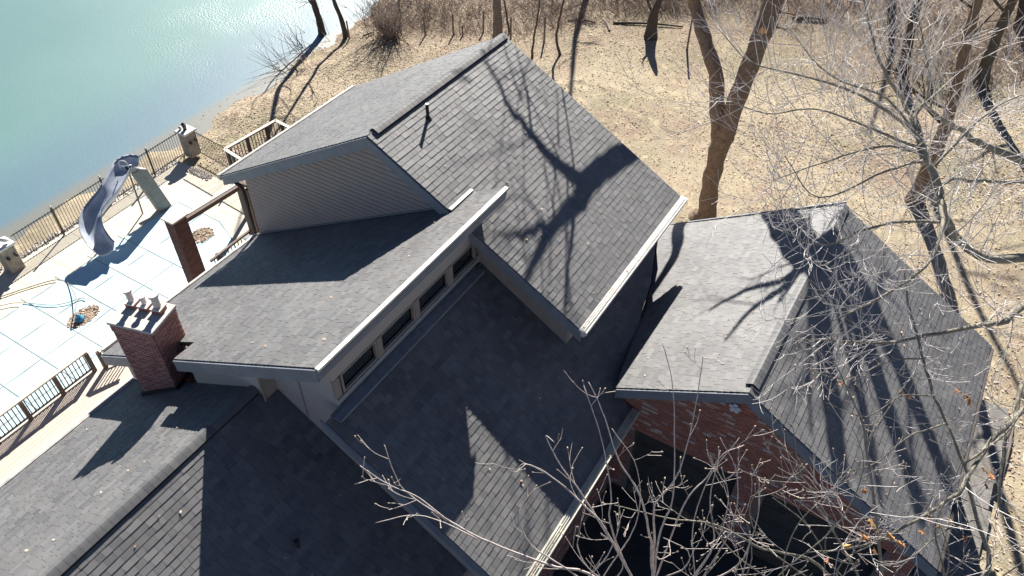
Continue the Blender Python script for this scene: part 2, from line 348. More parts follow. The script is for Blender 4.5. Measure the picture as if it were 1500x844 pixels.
rE1 = roof([(-9.95,-3), (-5.05,-3), (-5.05,6.36), (-9.95,6.36)], zE1, 1, 'shaded slope of the front wing', seed=6)
YD0, YD1 = 11.0, 18.15
rD0 = roof([(-1.24,YD0), (-4.03,YD0), (-4.80,14.7), (-1.24,14.7)], zD0, -1, 'pale sunlit slope of the garage roof', seed=7)
rD0b = roof([(-1.24,14.7), (-4.80,14.7), (-5.75,17.1), (-5.8,YD1+.1), (-1.24,YD1)], zD0, -1, 'far end of the pale garage slope', seed=71)
rD1 = roof([(-1.24,YD0), (3.26,YD0), (3.26,YD1), (-1.24,YD1)], zD1, 1, 'shaded slope of the garage roof behind the branches', seed=8)
# the 300 tabs that show largest are parts of their own, the rest is one part
TABS.sort(key=lambda t: -t[0])
for size, vs, fs, rn, r, dn in TABS[:300]:
    m_ = MB(); m_.idx(vs, fs, rn); build('shingle', m_, M['shingle'], r)
field = MB()
for size, vs, fs, rn, r, dn in TABS[300:]: field.idx(vs, fs, rn)
build('shingle_field', field, M['shingle'], house, kind='stuff')
# ridge caps on a raised vent
def ridge(x, z, y0, y1, s0, s1, seed):
    rng = random.Random(seed); vb = MB()
    pr = [(x-.13, z-.13*s0+.0), (x-.13, z-.13*s0+.03), (x, z+.042), (x+.14, z-.14*s1+.034), (x+.14, z-.14*s1)]
    vb.prism([(a, y0, b) for a, b in pr][::-1], (0, y1-y0, 0)); rv = build('ridge_vent', vb, M['vent'], house)
    y = y0-.02; hw = .14
    while y < y1:
        m_ = MB(); L = .15+rng.uniform(-.004, .004); lift = .007
        prof = []
        for k in range(7):
            t = -1+k/3; a = abs(t); sl = s0 if t < 0 else s1
            prof.append((x+t*hw, z+.058-(a**1.1)*hw*sl*1.0 if a > .01 else z+.055))
        f0 = [(a, y, b+lift) for a, b in prof]; f1 = [(a, y+L+.01, b+.004) for a, b in prof]
        g0 = [(a, y, b+lift-.012) for a, b in prof]
        n = 7; v_ = f0+f1+g0; fs = [(k, k+1, n+k+1, n+k) for k in range(n-1)]+[(2*n+k, 2*n+k+1, k+1, k) for k in range(n-1)]
        fs += [(n+n-1, n-1, 2*n+n-1), (0, n, 2*n)]
        m_.idx(v_, fs, rng.random()); build('ridge_cap', m_, M['cap'], rv); y += L
ridge(-9.95, 7.80, -2, 6.0, .57, .66, 1)
ridge(-10.54, 10.93, 11.25, 16.62, .565, .5675, 2)
ridge(-1.24, 8.09, 11.22, 18.1, .59, .602, 3)
# rake fascias: board along a slope, in a plane of constant y
def rake(x0, x1, zf, y, h=.3, t=.035, m='fascia', drop=.0, bl=None, shingle_lip=True):
    b = MB(); q = [(x0, y, zf(x0)-drop), (x1, y, zf(x1)-drop), (x1, y, zf(x1)-drop-h), (x0, y, zf(x0)-drop-h)]
    b.prism(q, (0, t, 0)); b.prism([(p[0], y-.012, p[2]) for p in (q[0], q[1], (x1, y, zf(x1)-drop-.07), (x0, y, zf(x0)-drop-.07))], (0, .012, 0))
    return build('rake_board', b, M[m], house)
rake(-16.1, -10.54, zA0, YA0-.038, .3, drop=.02); rake(-10.54, -5.0, zA1, YA0-.038, .3, drop=.02)
rake(-16.1, -10.54, zA0, YA1+.003, .25, drop=.02); rake(-10.54, -5.0, zA1, YA1+.003, .25, drop=.02)
rake(NX, -7.5, zB, 5.79-.038, .34, drop=.02); rake(-15.5, -13.72, zB, 5.79-.038, .34, drop=.02)
rake(-7.95, -3.6, zC, 5.94-.038, .26, drop=.02)
rake(-4.0, -1.24, zD0, YD0-.038, .3, drop=.02); rake(-1.24, 3.3, zD1, YD0-.038, .3, drop=.02)
rake(-5.7, -1.24, zD0, YD1+.21, .22, drop=.02); rake(-1.24, 3.3, zD1, YD1+.003, .22, drop=.02)
# soffits of the rakes
b = MB()
for x0, x1, zf, ya, yb in ((-15.9,-10.54,zA0,11.0,11.3), (-10.54,-5.2,zA1,11.0,11.3), (NX+.02,-7.6,zB,5.79,6.05), (-15.4,-13.74,zB,5.79,6.05), (-7.9,-3.8,zC,5.94,6.36), (-3.9,-1.24,zD0,11.0,11.35), (-1.24,3.1,zD1,11.0,11.35)):
    b.prism([(x0, ya, zf(x0)-.14), (x1, ya, zf(x1)-.14), (x1, yb, zf(x1)-.14), (x0, yb, zf(x0)-.14)], (0, 0, -.012))
build('soffit', b, M['trim'], house)
# gutters
def gutter(x, y0, y1, z, side, wdt=.15, h=.13, m='gutter', guard=3, name='gutter'):
    b = MB(); s = side
    out = [(x, z-h), (x+s*wdt*.7, z-h), (x+s*wdt, z-h*.45), (x+s*wdt*.96, z-.02), (x+s*wdt, z), (x+s*wdt*.85, z+.004), (x+s*wdt*.8, z-.02), (x, z-.01+.02)]
    pts = [(a, y0, c) for a, c in out]
    if s > 0: pts = pts[::-1]
    b.prism(pts, (0, y1-y0, 0)); g = build(name, b, M[m], house)
    for k in range(guard):
        gb = MB(); xx = x+s*wdt*(.15+.22*k); gb.box(min(xx, xx+s*.016), max(xx, xx+s*.016), y0+.01, y1-.01, z-.01+.02*(1-k/4), z+.012+.02*(1-k/4)); build('guard_rib', gb, M[m], g)
    return g
gutter(-5.06, 10.98, 16.7, 7.80, 1, .2, .17)
gutter(-16.16, 10.95, 16.7, 7.76, -1, .13, .14)
gutter(-3.66, 5.9, 11.3, 5.63, 1, .2, .15, 'cream')
gutter(-14.87, -3, 6.0, 4.99, -1, .14, .14)
gutter(-15.62, 5.9, 11.1, 5.72, -1, .12, .13)
gutter(3.27, 11.0, 18.1, 5.33, 1, .09, .12, 'bronze')
gutter(-5.04, -3, 6.2, 4.55, 1, .12, .12, 'fascia')
# high edge of the shed roof: white drip edge over stepped fascia
ze = zB(-7.5)
b = MB(); b.box(-7.52, -7.43, 5.76, 11.88, ze-.045, ze+.012); build('drip_edge', b, M['gutter'], house)
b = MB(); b.box(-7.50, -7.452, 5.77, 11.85, ze-.17, ze-.047); b.box(-7.52, -7.475, 5.77, 11.84, ze-.30, ze-.172); build('fascia_board', b, M['fascia'], house)
b = MB(); b.box(-7.9, -7.52, 6.0, 11.3, ze-.305, ze-.28); build('soffit', b, M['trim'], house)
b = MB(); b.box(-8.44, -8.36, 11.02, 11.88, 9.72, 9.76); b.bar((-8.45,11.02,9.70), (-8.45,11.87,9.70), .07, .05); build('valley_flashing', b, M['gutter'], house)
# walls
for (xa, ya, xb, yb) in ((-4.1,11.3,-4.83,14.7), (-4.83,14.7,-5.78,17.3)):
    b = MB(); b.prism([(xa,ya,4.6), (xb,yb,4.6), (xb,yb,zC(xb)-.05), (xa,ya,zC(xa)-.05)], (.05,0,0)); b.prism([(xa,ya,4.6), (xb,yb,4.6), (xb,yb,zD0(xb)-.03), (xa,ya,zD0(xa)-.03)], (.12,0,0)); build('valley_shade_filler', b, M['vent'], house)  # added near-black filler for the gap; the valley's shade is put into its colour
def wall(poly, vec, m, label=None, name='wall'):
    b = MB(); b.prism(poly, vec); return build(name, b, M[m], house, **({'label': label} if label else {}))
X0, X1 = -15.56, -5.5
gw = wall([(X0,11.32,4.5), (X1,11.32,4.5), (X1,11.32,zA1(X1)-.15), (-10.54,11.32,10.74), (X0,11.32,zA0(X0)-.15)], (0,.15,0), 'trim', 'gable wall clad in lap siding')
k = 0; z = 5.2; ex = .135
while z < 10.75:
    za, zb = z, z+ex
    def xl(zz): return max(X0, -10.54-(10.76-zz)/.565)
    def xr(zz): return min(-7.95, -10.54+(10.76-zz)/.5675)
    if xr(za)-xl(za) > .15:
        b = MB(); zt = zb-.017; b.idx([(xl(za),11.275,za), (xr(za),11.275,za), (max(xr(zt), xl(zt)+.01),11.28,zt), (xl(zt),11.28,zt), (xl(za),11.32,za), (xr(za),11.32,za), (xl(zt),11.32,zt), (xr(zt),11.32,zt)], [(0,1,2,3), (0,4,5,1), (3,2,7,6)]); build('siding_board', b, M['siding'], gw)
    z += ex
wall([(-15.56,11.4,0), (-15.56,16.4,0), (-15.56,16.4,7.8), (-15.56,11.4,7.8)], (.12,0,0), 'siding')
wall([(-5.5,11.48,3), (-5.5,16.24,3), (-5.5,16.24,8.0), (-5.5,11.48,8.0)], (-.12,0,0), 'stucco', 'side wall under the white gutter')
wall([(-15.56,16.25,0), (-5.5,16.25,0), (-5.5,16.25,8.0), (-10.54,16.25,10.74), (-15.56,16.25,8.0)], (0,.12,0), 'siding')
# clerestory wall: header, sill band, mullions, windows
cw = wall([(-7.95,6.475,8.95), (-7.95,11.32,8.95), (-7.95,11.32,zB(-7.95)-.12), (-7.95,6.475,zB(-7.95)-.12)], (.05,0,0), 'stucco', 'tan header above the clerestory windows')
wall([(-7.95,6.475,7.6), (-7.95,11.32,7.6), (-7.95,11.32,8.42), (-7.95,6.475,8.42)], (.05,0,0), 'stucco')
b = MB(); b.box(-7.9, -7.62, 6.12, 11.15, 8.16, 8.2); b.box(-7.9, -7.86, 6.38, 11.2, 8.37, 8.42); build('window_sill', b, M['sill'], house)
ys = [6.57, 7.70, 8.95, 10.18, 11.25]
b = MB(); b.box(-7.95, -7.88, 6.362, 6.52, 8.425, 8.945); build('mullion', b, M['trim'], house)
for i in range(4):
    a, c = ys[i]+(.0 if i == 0 else .06), ys[i+1]-.06
    f_ = MB()
    for (ya, yb, za, zb_) in ((a, c, 8.42, 8.465), (a, c, 8.9, 8.95), (a, a+.05, 8.465, 8.9), (c-.05, c, 8.465, 8.9)): f_.box(-7.955, -7.885, ya, yb, za, zb_)
    wf = build('window', f_, M['trim'], house)
    p_ = MB(); p_.box(-8.0, -7.985, a+.05, c-.05, 8.465, 8.9); build('pane', p_, M['glass'], wf)
    if i < 3:
        b = MB(); b.box(-7.96, -7.87, c, c+.12, 8.42, 8.95); build('mullion', b, M['trim'], house)
b = MB(); b.box(-8.4, -8.35, 6.4, 11.2, 7.5, 9.2); build('wall', b, M['vent'], house, label='near-black panel standing in for the unlit room behind the clerestory windows')  # near-black backing paints the darkness of the unlit interior
# near walls below the shed roof
wall([(NX,6.05,2.3), (-9.77,6.05,2.3), (-9.77,6.05,zB(-9.77)-.13), (NX,6.05,zB(NX)-.13)], (0,.1,0), 'stucco', 'pale wall above the front wing')
wall([(-15.1,6.05,2.3), (-13.74,6.05,2.3), (-13.74,6.05,zB(-13.74)-.13), (-15.1,6.05,zB(-15.1)-.13)], (0,.1,0), 'stucco')
wall([(-13.74,NY+.04,2.3), (NX,NY+.04,2.3), (NX,NY+.04,zB(NX)-.13), (-13.74,NY+.04,zB(-13.74)-.13)], (0,.1,0), 'stucco')
wall([(NX,6.16,5), (NX,NY+.03,5), (NX,NY+.03,zB(NX)-.13), (NX,6.16,zB(NX)-.13)], (.1,0,0), 'stucco')
wall([(-9.66,6.045,6.6), (-9.66,6.366,6.6), (-9.66,6.366,zB(-9.66)-.13), (-9.66,6.045,zB(-9.66)-.13)], (-.1,0,0), 'trim', 'tan return of the wall corner')
wall([(-9.7,6.37,4), (-7.893,6.37,4), (-7.893,6.37,zB(-7.893)-.13), (-9.7,6.37,zB(-9.7)-.13)], (0,.1,0), 'stucco', 'tan wall beside the clerestory corner')
wall([(-7.9,6.37,2.3), (-3.95,6.37,2.3), (-3.95,6.37,zC(-3.95)-.12), (-7.9,6.37,zC(-7.9)-.12)], (0,.1,0), 'stucco')
wall([(-15.1,6.1,0), (-15.1,11.3,0), (-15.1,11.3,6.0), (-15.1,6.1,6.0)], (.1,0,0), 'stucco')
wall([(-14.4,-3,2.3), (-14.4,6.0,2.3), (-14.4,6.0,5.1), (-14.4,-3,5.1)], (.1,0,0), 'stucco')
wall([(-5.5,-3,2.2), (-5.5,6.3,2.2), (-5.5,6.3,4.8), (-5.5,-3,4.8)], (-.1,0,0), 'stucco')
b = MB(); b.bar((-9.64,6.0,7.45), (-9.64,6.0,8.9), .03, .03, (1,0,0)); b.bar((-8.9,6.355,7.1), (-8.9,6.355,9.2), .02, .02, (1,0,0)); build('corner_trim', b, M['trim'], house)
# brick coursing
def bricks(mb, p0, dx, nrm, length, z0, z1, skip=None, seed=0, bl=.2, bh=.06, j=.012, prouder=.012, top=None):
    rng = random.Random(seed); dx = np.array(dx, float); nrm = np.array(nrm, float); p0 = np.array(p0, float); z = z0; r = 0
    while z < z1:
        x = -(bl/2) if r % 2 else 0.
        while x < length:
            a, b_ = max(x, 0)+j/2, min(x+bl, length)-j/2; zt = min(z+bh, z1)
            if b_-a > .03 and not (skip and skip(a, b_, z, zt)):
                if top: 
                    lim = min(top(a), top(b_))
                    if z > lim: x += bl; continue
                    zt = min(zt, lim)
                pr = prouder+rng.uniform(-.003, .004); q0 = p0+dx*a; q1 = p0+dx*b_
                A_ = [q0+[0,0,z], q1+[0,0,z], q1+[0,0,zt], q0+[0,0,zt]]; Bq = [p+nrm*pr for p in A_]
                mb.idx(A_+Bq, [(4,5,6,7), (0,1,5,4), (1,2,6,5), (2,3,7,6), (3,0,4,7)], rng.random())
            x += bl
        z += bh+j; r += 1
# garage gable wall
def gtop(x): return (zD0(x) if x < -1.24 else zD1(x))-.16
OPEN = [(-3.5, -0.95, 2.2, 4.8), (-.27, 2.4, 2.2, 4.75)]
def gskip(a, b_, z0, z1): 
    a, b_ = a-3.95, b_-3.95
    return any(b_ > o[0] and a < o[1] and z0 < o[3] for o in OPEN)
b = MB()
segs = [(-3.95,-3.5,2.2), (-3.5,-.95,4.8), (-.95,-.27,2.2), (-.27,2.4,4.75), (2.4,3.0,2.2)]
for a, c, zb_ in segs:
    pts = [(a,11.35,zb_), (c,11.35,zb_), (c,11.35,gtop(c))]+([(-1.24,11.35,gtop(-1.24))] if a < -1.24 < c else [])+[(a,11.35,gtop(a))]
    b.prism(pts, (0,.2,0))
gm = build('wall', b, M['mortar'], house, label='red brick gable wall of the garage')
b = MB(); bricks(b, (-3.95,11.35,0), (1,0,0), (0,-1,0), 6.95, 2.2, 8.0, gskip, 3, top=lambda x: gtop(x-3.95)); build('brick_courses', b, M['brick'], gm, kind='stuff')
for (a, c, z0, z1) in OPEN:
    for k in range(4):
        b = MB(); h = (z1-z0)/4; b.box(a, c, 11.6, 11.64, z0+k*h+.01, z0+(k+1)*h-.01)
        for q in range(4): ww = (c-a)/4; b.box(a+q*ww+.1, a+(q+1)*ww-.1, 11.585, 11.6, z0+k*h+.1, z0+(k+1)*h-.1)
        build('door_panel', b, M['door'], house)
    b = MB(); b.box(a, c, 11.35, 11.6, z1, z1+.02); b.box(a-.005, a+.02, 11.36, 11.6, z0, z1); build('door_frame', b, M['woodpost'], house)
wall([(3.0,11.55,2.2), (3.0,18.0,2.2), (3.0,18.0,5.4), (3.0,11.55,5.4)], (-.15,0,0), 'mortar')
wall([(-3.9,17.9,2.2), (3.0,17.9,2.2), (3.0,17.9,5.3), (-1.24,17.9,7.9), (-3.9,17.9,6.3)], (0,-.15,0), 'mortar')
# brick wall below the cream gutter
b = MB(); b.box(-4.1, -3.962, 6.4, 11.35, 2.2, 5.6); bw = build('wall', b, M['mortar'], house, label='brick wall below the cream gutter')
b = MB(); bricks(b, (-3.962,6.4,0), (0,1,0), (1,0,0), 4.94, 2.2, 5.5, None, 5); build('brick_courses', b, M['brick'], bw, kind='stuff')
# star ornament on the gable
b = MB(); c0 = onY(1077, 597, 11.30)
for k in range(5):
    t = math.pi/2+k*2*math.pi/5; q = c0+np.array([math.cos(t)*.085, 0, math.sin(t)*.085]); ring = [q+np.array([math.cos(s)*.052, 0, math.sin(s)*.052]) for s in np.linspace(0, 2*math.pi, 12, endpoint=False)]
    b.prism([tuple(p) for p in ring][::-1], (0, -.03-.004*k, 0))
ring = [c0+np.array([math.cos(s)*.04, -.05, math.sin(s)*.04]) for s in np.linspace(0, 2*math.pi, 12, endpoint=False)]; b.prism([tuple(p) for p in ring][::-1], (0, .05, 0))
build('wall_ornament', b, M['star'], house, label='small pale five-lobed ornament under the garage peak')
# vent pipe
v0 = onP(627, 173, (-10.54, 11, 10.93), np.array([.5675, 0, 1.]))
b = MB(); b.tube([v0+[0,0,-.05], v0+[0,0,.34]], .038, 12); build('vent_pipe', b, M['vent'], house)
b = MB(); b.tube([v0+[0,0,.355], v0+[0,0,.375]], [.04,.04], 12); build('vent_cap', b, M['gutter'], house)
b = MB(); b.tube([v0+[0,0,-.05], v0+[0,0,.06]], [.1,.045], 12); build('pipe_boot', b, M['vent'], house)
v1 = onP(437, 800, (-9.95, 0, 7.8), np.array([.66, 0, 1.])); b = MB(); b.tube([v1+[0,0,-.05], v1+[0,0,.22]], .045, 10); build('vent_pipe', b, M['vent'], house)
# downspout at the gable corner and step flashing
b = MB(); b.tube(crom([(-16.05,11.2,7.62), (-15.9,11.2,7.5), (-15.74,11.24,7.3), (-15.72,11.24,6.6), (-15.72,11.24,5.75)], 5), .06, 8); build('downspout', b, M['woodpost'], house, True)
b = MB(); b.bar((-15.75,11.22,zB(-15.75)+.05), (-8.6,11.27,zB(-8.6)+.05), .05, .02); b.bar((-16.0,11.05,zB(-15.9)+.04), (-15.7,11.05,zB(-15.7)+.04), .2, .03); build('step_flashing', b, M['sill'], house)
# chimney (slightly turned to the roof lines)
cx, cy, ca, cwid, cdep, ctop = -13.64, 5.53, .27, 1.06, .82, 8.17
cd = np.array([math.cos(ca), math.sin(ca), 0]); cn = np.array([-math.sin(ca), math.cos(ca), 0]); c00 = np.array([cx, cy, 0.])
def cp(a, d, z): q = c00+cd*a+cn*d; return (q[0], q[1], z)
b = MB(); b.prism([cp(0,0,4.8), cp(cwid,0,4.8), cp(cwid,cdep,4.8), cp(0,cdep,4.8)], (0,0,ctop-4.8)); ch = build('chimney', b, M['mortard'], house, label='square brick chimney with corbelled crown')
b = MB()
for (s, dd, nn, L, sd) in ((cp(0,0,0), cd, -cn, cwid, 1), (cp(cwid,0,0), cn, cd, cdep, 2), (cp(0,cdep,0), -cn, -cd, cdep, 3), (cp(cwid,cdep,0), -cd, cn, cwid, 4)):
    bricks(b, (s[0], s[1], 0), dd, nn, L, 4.85, ctop-.1, None, 20+sd, bl=.2, bh=.056, j=.018, prouder=.012)
    bricks(b, (s[0]+nn[0]*.02, s[1]+nn[1]*.02, 0), dd, nn, L, ctop-.24, ctop-.06, None, 30+sd, bl=.095, bh=.05, j=.01, prouder=.012)
build('brick_courses', b, M['brickc'], ch, kind='stuff')
b = MB(); e = .04; b.prism([cp(-e,-e,ctop-.05), cp(cwid+e,-e,ctop-.05), cp(cwid+e,cdep+e,ctop-.05), cp(-e,cdep+e,ctop-.05)], (0,0,.07)); build('crown', b, M['concrete'], ch, bevel=.012)
for (a, d, r0, hh) in ((.2, .60, .095, .30), (.53, .60, .08, .2), (.86, .60, .115, .34)):
    b = MB(); b.prism([cp(a-.115,d-.115,ctop+.02), cp(a+.115,d-.115,ctop+.02), cp(a+.115,d+.115,ctop+.02), cp(a-.115,d+.115,ctop+.02)], (0,0,.10)); build('flue_base', b, M['terracotta'], ch)
    b = MB(); b.prism([cp(a-.13,d-.13,ctop+.12), cp(a+.13,d-.13,ctop+.12), cp(a+.13,d+.13,ctop+.12), cp(a-.13,d+.13,ctop+.12)], (0,0,.03)); build('flue_cap', b, M['clay'], ch)
    b = MB(); q = np.array(cp(a, d, 0)); b.tube([q+[0,0,ctop+.18], q+[0,0,ctop+.18+hh*.8], q+[0,0,ctop+.18+hh*.8], q+[0,0,ctop+.18+hh]], [r0*.75,r0*.72,r0,r0*1.02], 14); build('chimney_pot', b, M['clay'], ch, False)
b = MB(); q = np.array(cp(cwid+.0, cdep-.2, 6.85)); b.tube([q, q+np.array([.16,0,.06]), q+np.array([.2,0,.02])], [.07,.09,.05], 10); build('exhaust_hood', b, M['vent'], ch)
b = MB(); b.prism([cp(-.05,-.06,zE0(cx)+.0), cp(cwid+.05,-.06,zE0(cx+cwid)), cp(cwid+.05,cdep+.05,zE0(cx+cwid)), cp(-.05,cdep+.05,zE0(cx))], (0,0,.1)); build('flashing', b, M['vent'], ch)
# ------------------------------------------------------------------ terraces, decks
mb = MB(); rr = random.Random(4)
SL = [(-28.4 + i*1.43, -28.4 + (i+1)*1.43) for i in range(8)]
for (a, c) in SL:
    for j in range(14 if c < -20 else 12):
        y0 = -2.6+j*1.43; mb.box(a+.006, c-.006, y0+.006, y0+1.43-.006, -.12, .0, rr.random())
build('pool_deck', mb, M['pave'], None, kind='structure')
b = MB(); b.box(-28.7, -16.5, -2.7, 14.9, -.2, -.02); b.box(-28.7, -19.9, 14.9, 17.5, -.2, -.02); build('pool_deck_base', b, M['concrete'], None, kind='structure')
# planter strip of river stones along the fence
b = MB(); rr = random.Random(9)
for i in range(1500):
    y = rr.uniform(3, 18.2); x = -28.55+rr.uniform(-.25,.16); s = rr.uniform(.02,.05); p = np.array([x, y, .0+s*.3])
    v_ = [p+s*np.array(q)*rr.uniform(.7,1.2) for q in ((1,0,0),(0,1.2,0),(-1,0,0),(0,-1,0),(0,0,.8),(0,0,-.8))]
    b.idx(v_, [(0,1,4),(1,2,4),(2,3,4),(3,0,4),(1,0,5),(2,1,5),(3,2,5),(0,3,5)], rr.random())
for i in range(260):
    x = rr.uniform(-27.6,-26.2); y = 17.3+rr.uniform(-.2,.2); s = rr.uniform(.03,.06); p = np.array([x, y, s*.3])
    v_ = [p+s*np.array(q)*rr.uniform(.7,1.2) for q in ((1,0,0),(0,1.2,0),(-1,0,0),(0,-1,0),(0,0,.8),(0,0,-.8))]
    b.idx(v_, [(0,1,4),(1,2,4),(2,3,4),(3,0,4),(1,0,5),(2,1,5),(3,2,5),(0,3,5)], rr.random())
build('river_stones', b, M['pebble'], None, kind='stuff')
# pool cover with straps
pc = thing('pool_cover', 'pale blue safety cover with grey straps stretched over the swimming pool', 'pool cover', (-23.5, 8, 0))
poly = [(-26.05,-2), (-20.4,-2), (-20.4,13.6), (-22.3,14.8), (-23.6,15.35), (-26.05,15.35)]
nx, ny = 30, 70; b = MB(); idx = {}
def cz(x, y): 
    g = .012*math.sin(x*4.4)*math.sin(y*4.4); s = 0
    for (a, c) in ((-23.7,8.86), (-23.55,14.3)): s -= .05*math.exp(-(((x-a)/.7)**2+((y-c)/.8)**2))
    return .045+g+s
for j in range(ny+1):
    for i in range(nx+1):
        y = -2+17.35*j/ny; xm = -20.4 if y < 13.6 else -20.4+(13.6-y)*(1.9/1.2) if y < 14.8 else -22.3-(y-14.8)*(1.3/.55)
        x = -26.05+(max(xm, -26)+26.05)*i/nx; b.v.append((x, y, cz(x, y)))
for j in range(ny):
    for i in range(nx): n_ = nx+1; b.f.append((j*n_+i, j*n_+i+1, (j+1)*n_+i+1, (j+1)*n_+i)); b.a.append(.5)
build('cover_sheet', b, M['cover'], pc, True)
def strap(p, q):
    b = MB(); n_ = 24; pts = [np.array(p)*(1-t)+np.array(q)*t for t in np.linspace(0, 1, n_)]
    d = np.array(q)-np.array(p); d = d/np.linalg.norm(d); s = np.array([-d[1], d[0]])*.017
    for a, c in zip(pts[:-1], pts[1:]):
        za, zc = cz(*a)+.012 if -26.05 <= a[0] <= -20.4 else .012, cz(*c)+.012 if -26.05 <= c[0] <= -20.4 else .012
        b.face([(a[0]-s[0],a[1]-s[1],za), (a[0]+s[0],a[1]+s[1],za), (c[0]+s[0],c[1]+s[1],zc), (c[0]-s[0],c[1]-s[1],zc)][::-1])
    build('strap', b, M['strap'], pc)
for k in range(11): y = -1.7+1.43*k+.0; strap((-26.45, y-.03), (-20.5, y-.03))
for k in range(4): x = -24.55+1.42*k; strap((x, -2), (x, 15.3 if x < -23.6 else 14.7 if x < -22.4 else 13.8))
strap((-26.05,-2), (-26.05,15.3)); strap((-26.05,15.35), (-23.5,15.35)); strap((-23.6,15.36), (-22.3,14.8)); strap((-22.3,14.8), (-20.6,13.7))
def leafquad(b, p, s, rr, up=1.):
    a = rr.uniform(0, 6.28); t = rr.uniform(-.6, .6)*up; t2 = rr.uniform(-.6, .6)*up
    u = np.array([math.cos(a), math.sin(a), t])*s; v = np.array([-math.sin(a), math.cos(a), t2])*s*rr.uniform(.45, .8)
    b.face([p-u, p-v*.9+u*.1, p+u, p+v+u*.1], rr.random())
def leafpile(c, rx, ry, n, label):
    b = MB(); rr = random.Random(int(abs(c[1])*10))
    for i in range(n):
        t = rr.uniform(0, 6.28); r = math.sqrt(rr.random()); x = c[0]+math.cos(t)*r*rx*rr.uniform(.85,1.1); y = c[1]+math.sin(t)*r*ry
        leafquad(b, np.array([x, y, cz(x, y)+.02+.05*(1-r)*rr.random()]), rr.uniform(.04,.08), rr)
    o = single('leaf_pile', label, 'leaves', b, M['leaf'], (c[0], c[1], .03)); o['kind'] = 'stuff'
leafpile((-23.68, 8.9), .36, .62, 520, 'oval heap of brown leaves on the pool cover around the blue pump')
leafpile((-23.55, 14.35), .42, .5, 420, 'reddish leaf heap on the pool cover behind the brick pillar')
cpump = np.array([-23.62, 8.72, .04]); t = thing('cover_pump', 'small blue pump sitting in leaves on the pool cover', 'pump', tuple(cpump))
b = MB(); b.tube([cpump, cpump+[0,0,.1], cpump+[0,0,.16], cpump+[0,0,.26]], [.17,.16,.1,.05], 12); build('pump_body', b, M['pump'], t)
b = MB(); b.tube([cpump+[0,0,.26], cpump+[-.05,0,.34], cpump+[-.1,.02,.36]], .025, 8); build('pump_outlet', b, M['clay'], t)
h = [cpump+[-.1,.02,.36]]+[onZ(x, y, zz) for x, y, zz in ((112,440,.32), (107,426,.2), (98,414,.06), (87,410,.06), (72,412,.06), (45,420,.05), (0,435,.05), (-60,455,.05))]
b = MB(); b.tube(crom(h, 6), .02, 6); single('hose', 'grey hose arching from the blue pump across the pool paving', 'hose', b, M['hose'], tuple(h[1]), smooth=True)
h = [onZ(x, y, .09) for x, y in ((126,438), (118,437), (100,443), (80,447), (60,446), (40,444), (20,444), (0,448), (-50,458))]
b = MB(); b.tube(crom(h, 6), .014, 6); single('cord', 'thin grey cord lying on the pool cover below the hose', 'cord', b, M['hose'], tuple(h[1]), smooth=True)
# wooden deck beside the front wing
wd = thing('wood_deck', 'sunlit tan plank deck beside the front wing eave', 'deck', (-16.7, 3, 2.2)); rr = random.Random(3)
x = -18.9
while x < -14.45:
    b = MB(); b.box(x+.004, x+.136, -3, 11.1 if x > -18.5 else 7.6, 2.26, 2.3, rr.random()); build('plank', b, M['plank'], wd); x += .14
b = MB(); b.box(-18.85, -14.5, -3, 7.5, 2.0, 2.25); b.box(-18.45, -14.5, 7.5, 11.0, 2.0, 2.25)
for y in (-2, 1, 4, 7): b.box(-18.75, -18.6, y, y+.15, -.05, 2.0)
build('deck_frame', b, M['woodpost'], wd)
def railing(label, pts, z0, ztop, posts, cap='railcap', bal=.12, name='railing', grp=None, capw=.13):
    p0 = pts[0]; t = thing(name, label, 'railing', (p0[0], p0[1], z0), grp)
    for a, c in zip(pts[:-1], pts[1:]):
        a = np.array(a, float); c = np.array(c, float); L = np.linalg.norm(c-a); d = (c-a)/L
        b = MB(); b.bar((a[0], a[1], ztop), (c[0], c[1], ztop), capw, .035); build('top_rail', b, M[cap], t)
        b = MB(); b.bar((a[0], a[1], ztop-.045), (c[0], c[1], ztop-.045), .05, .05); b.bar((a[0], a[1], z0+.09), (c[0], c[1], z0+.09), .045, .04); build('bottom_rail', b, M['bronze'], t)
        n = int(L/bal)
        for k in range(1, n):
            q = a+d*k*L/n; b = MB(); b.box(q[0]-.013, q[0]+.013, q[1]-.013, q[1]+.013, z0+.1, ztop-.05); build('baluster', b, M['bronze'], t)
    for (x, y) in posts:
        b = MB(); b.box(x-.055, x+.055, y-.055, y+.055, z0-.25, ztop-.02); build('post', b, M['woodpost'], t)
    return t
railing('bronze railing with tan top rail along the low wooden deck', [(-18.85,-2.5), (-18.85,6.66)], 2.3, 3.1, [(-18.8,y) for y in (-.5,.52,1.54,2.56,3.5,4.5,5.56,6.62)])
railing('short bronze railing by the deck steps behind the chimney', [(-18.6,6.9), (-18.3,7.7)], 2.3, 3.02, [(-18.62,6.88)])
m0, m1, m2 = onZ(308,382,3.62), onZ(318,371,3.62), onZ(366,337,3.62)
railing('bronze railing on the raised deck beside the brick pillar', [tuple(m0[:2]), tuple(m2[:2])], 2.62, 3.62, [tuple(m1[:2]), tuple(m2[:2])], cap='wood', bal=.14, capw=.08)
railing('bronze railing around the far raised deck past the tall gable', [(-21.7,15.95), (-23.0,16.15), (-22.8,18.7), (-21.0,18.5)], 2.4, 3.3, [(-22.95,16.2), (-22.9,17.2), (-22.85,18.2), (-22.4,18.64)], bal=.14)
b = MB(); b.box(-22.95, -16, 16.1, 18.6, 2.2, 2.35); fd = single('raised_deck', 'far raised deck platform behind the tall gable', 'deck', b, M['woodpost'], (-20, 17, 2.2))
b = MB(); 
for (x, y) in ((-22.9,16.2), (-22.8,18.55), (-21,16.2)): b.box(x-.07, x+.07, y-.07, y+.07, -.1, 2.2)
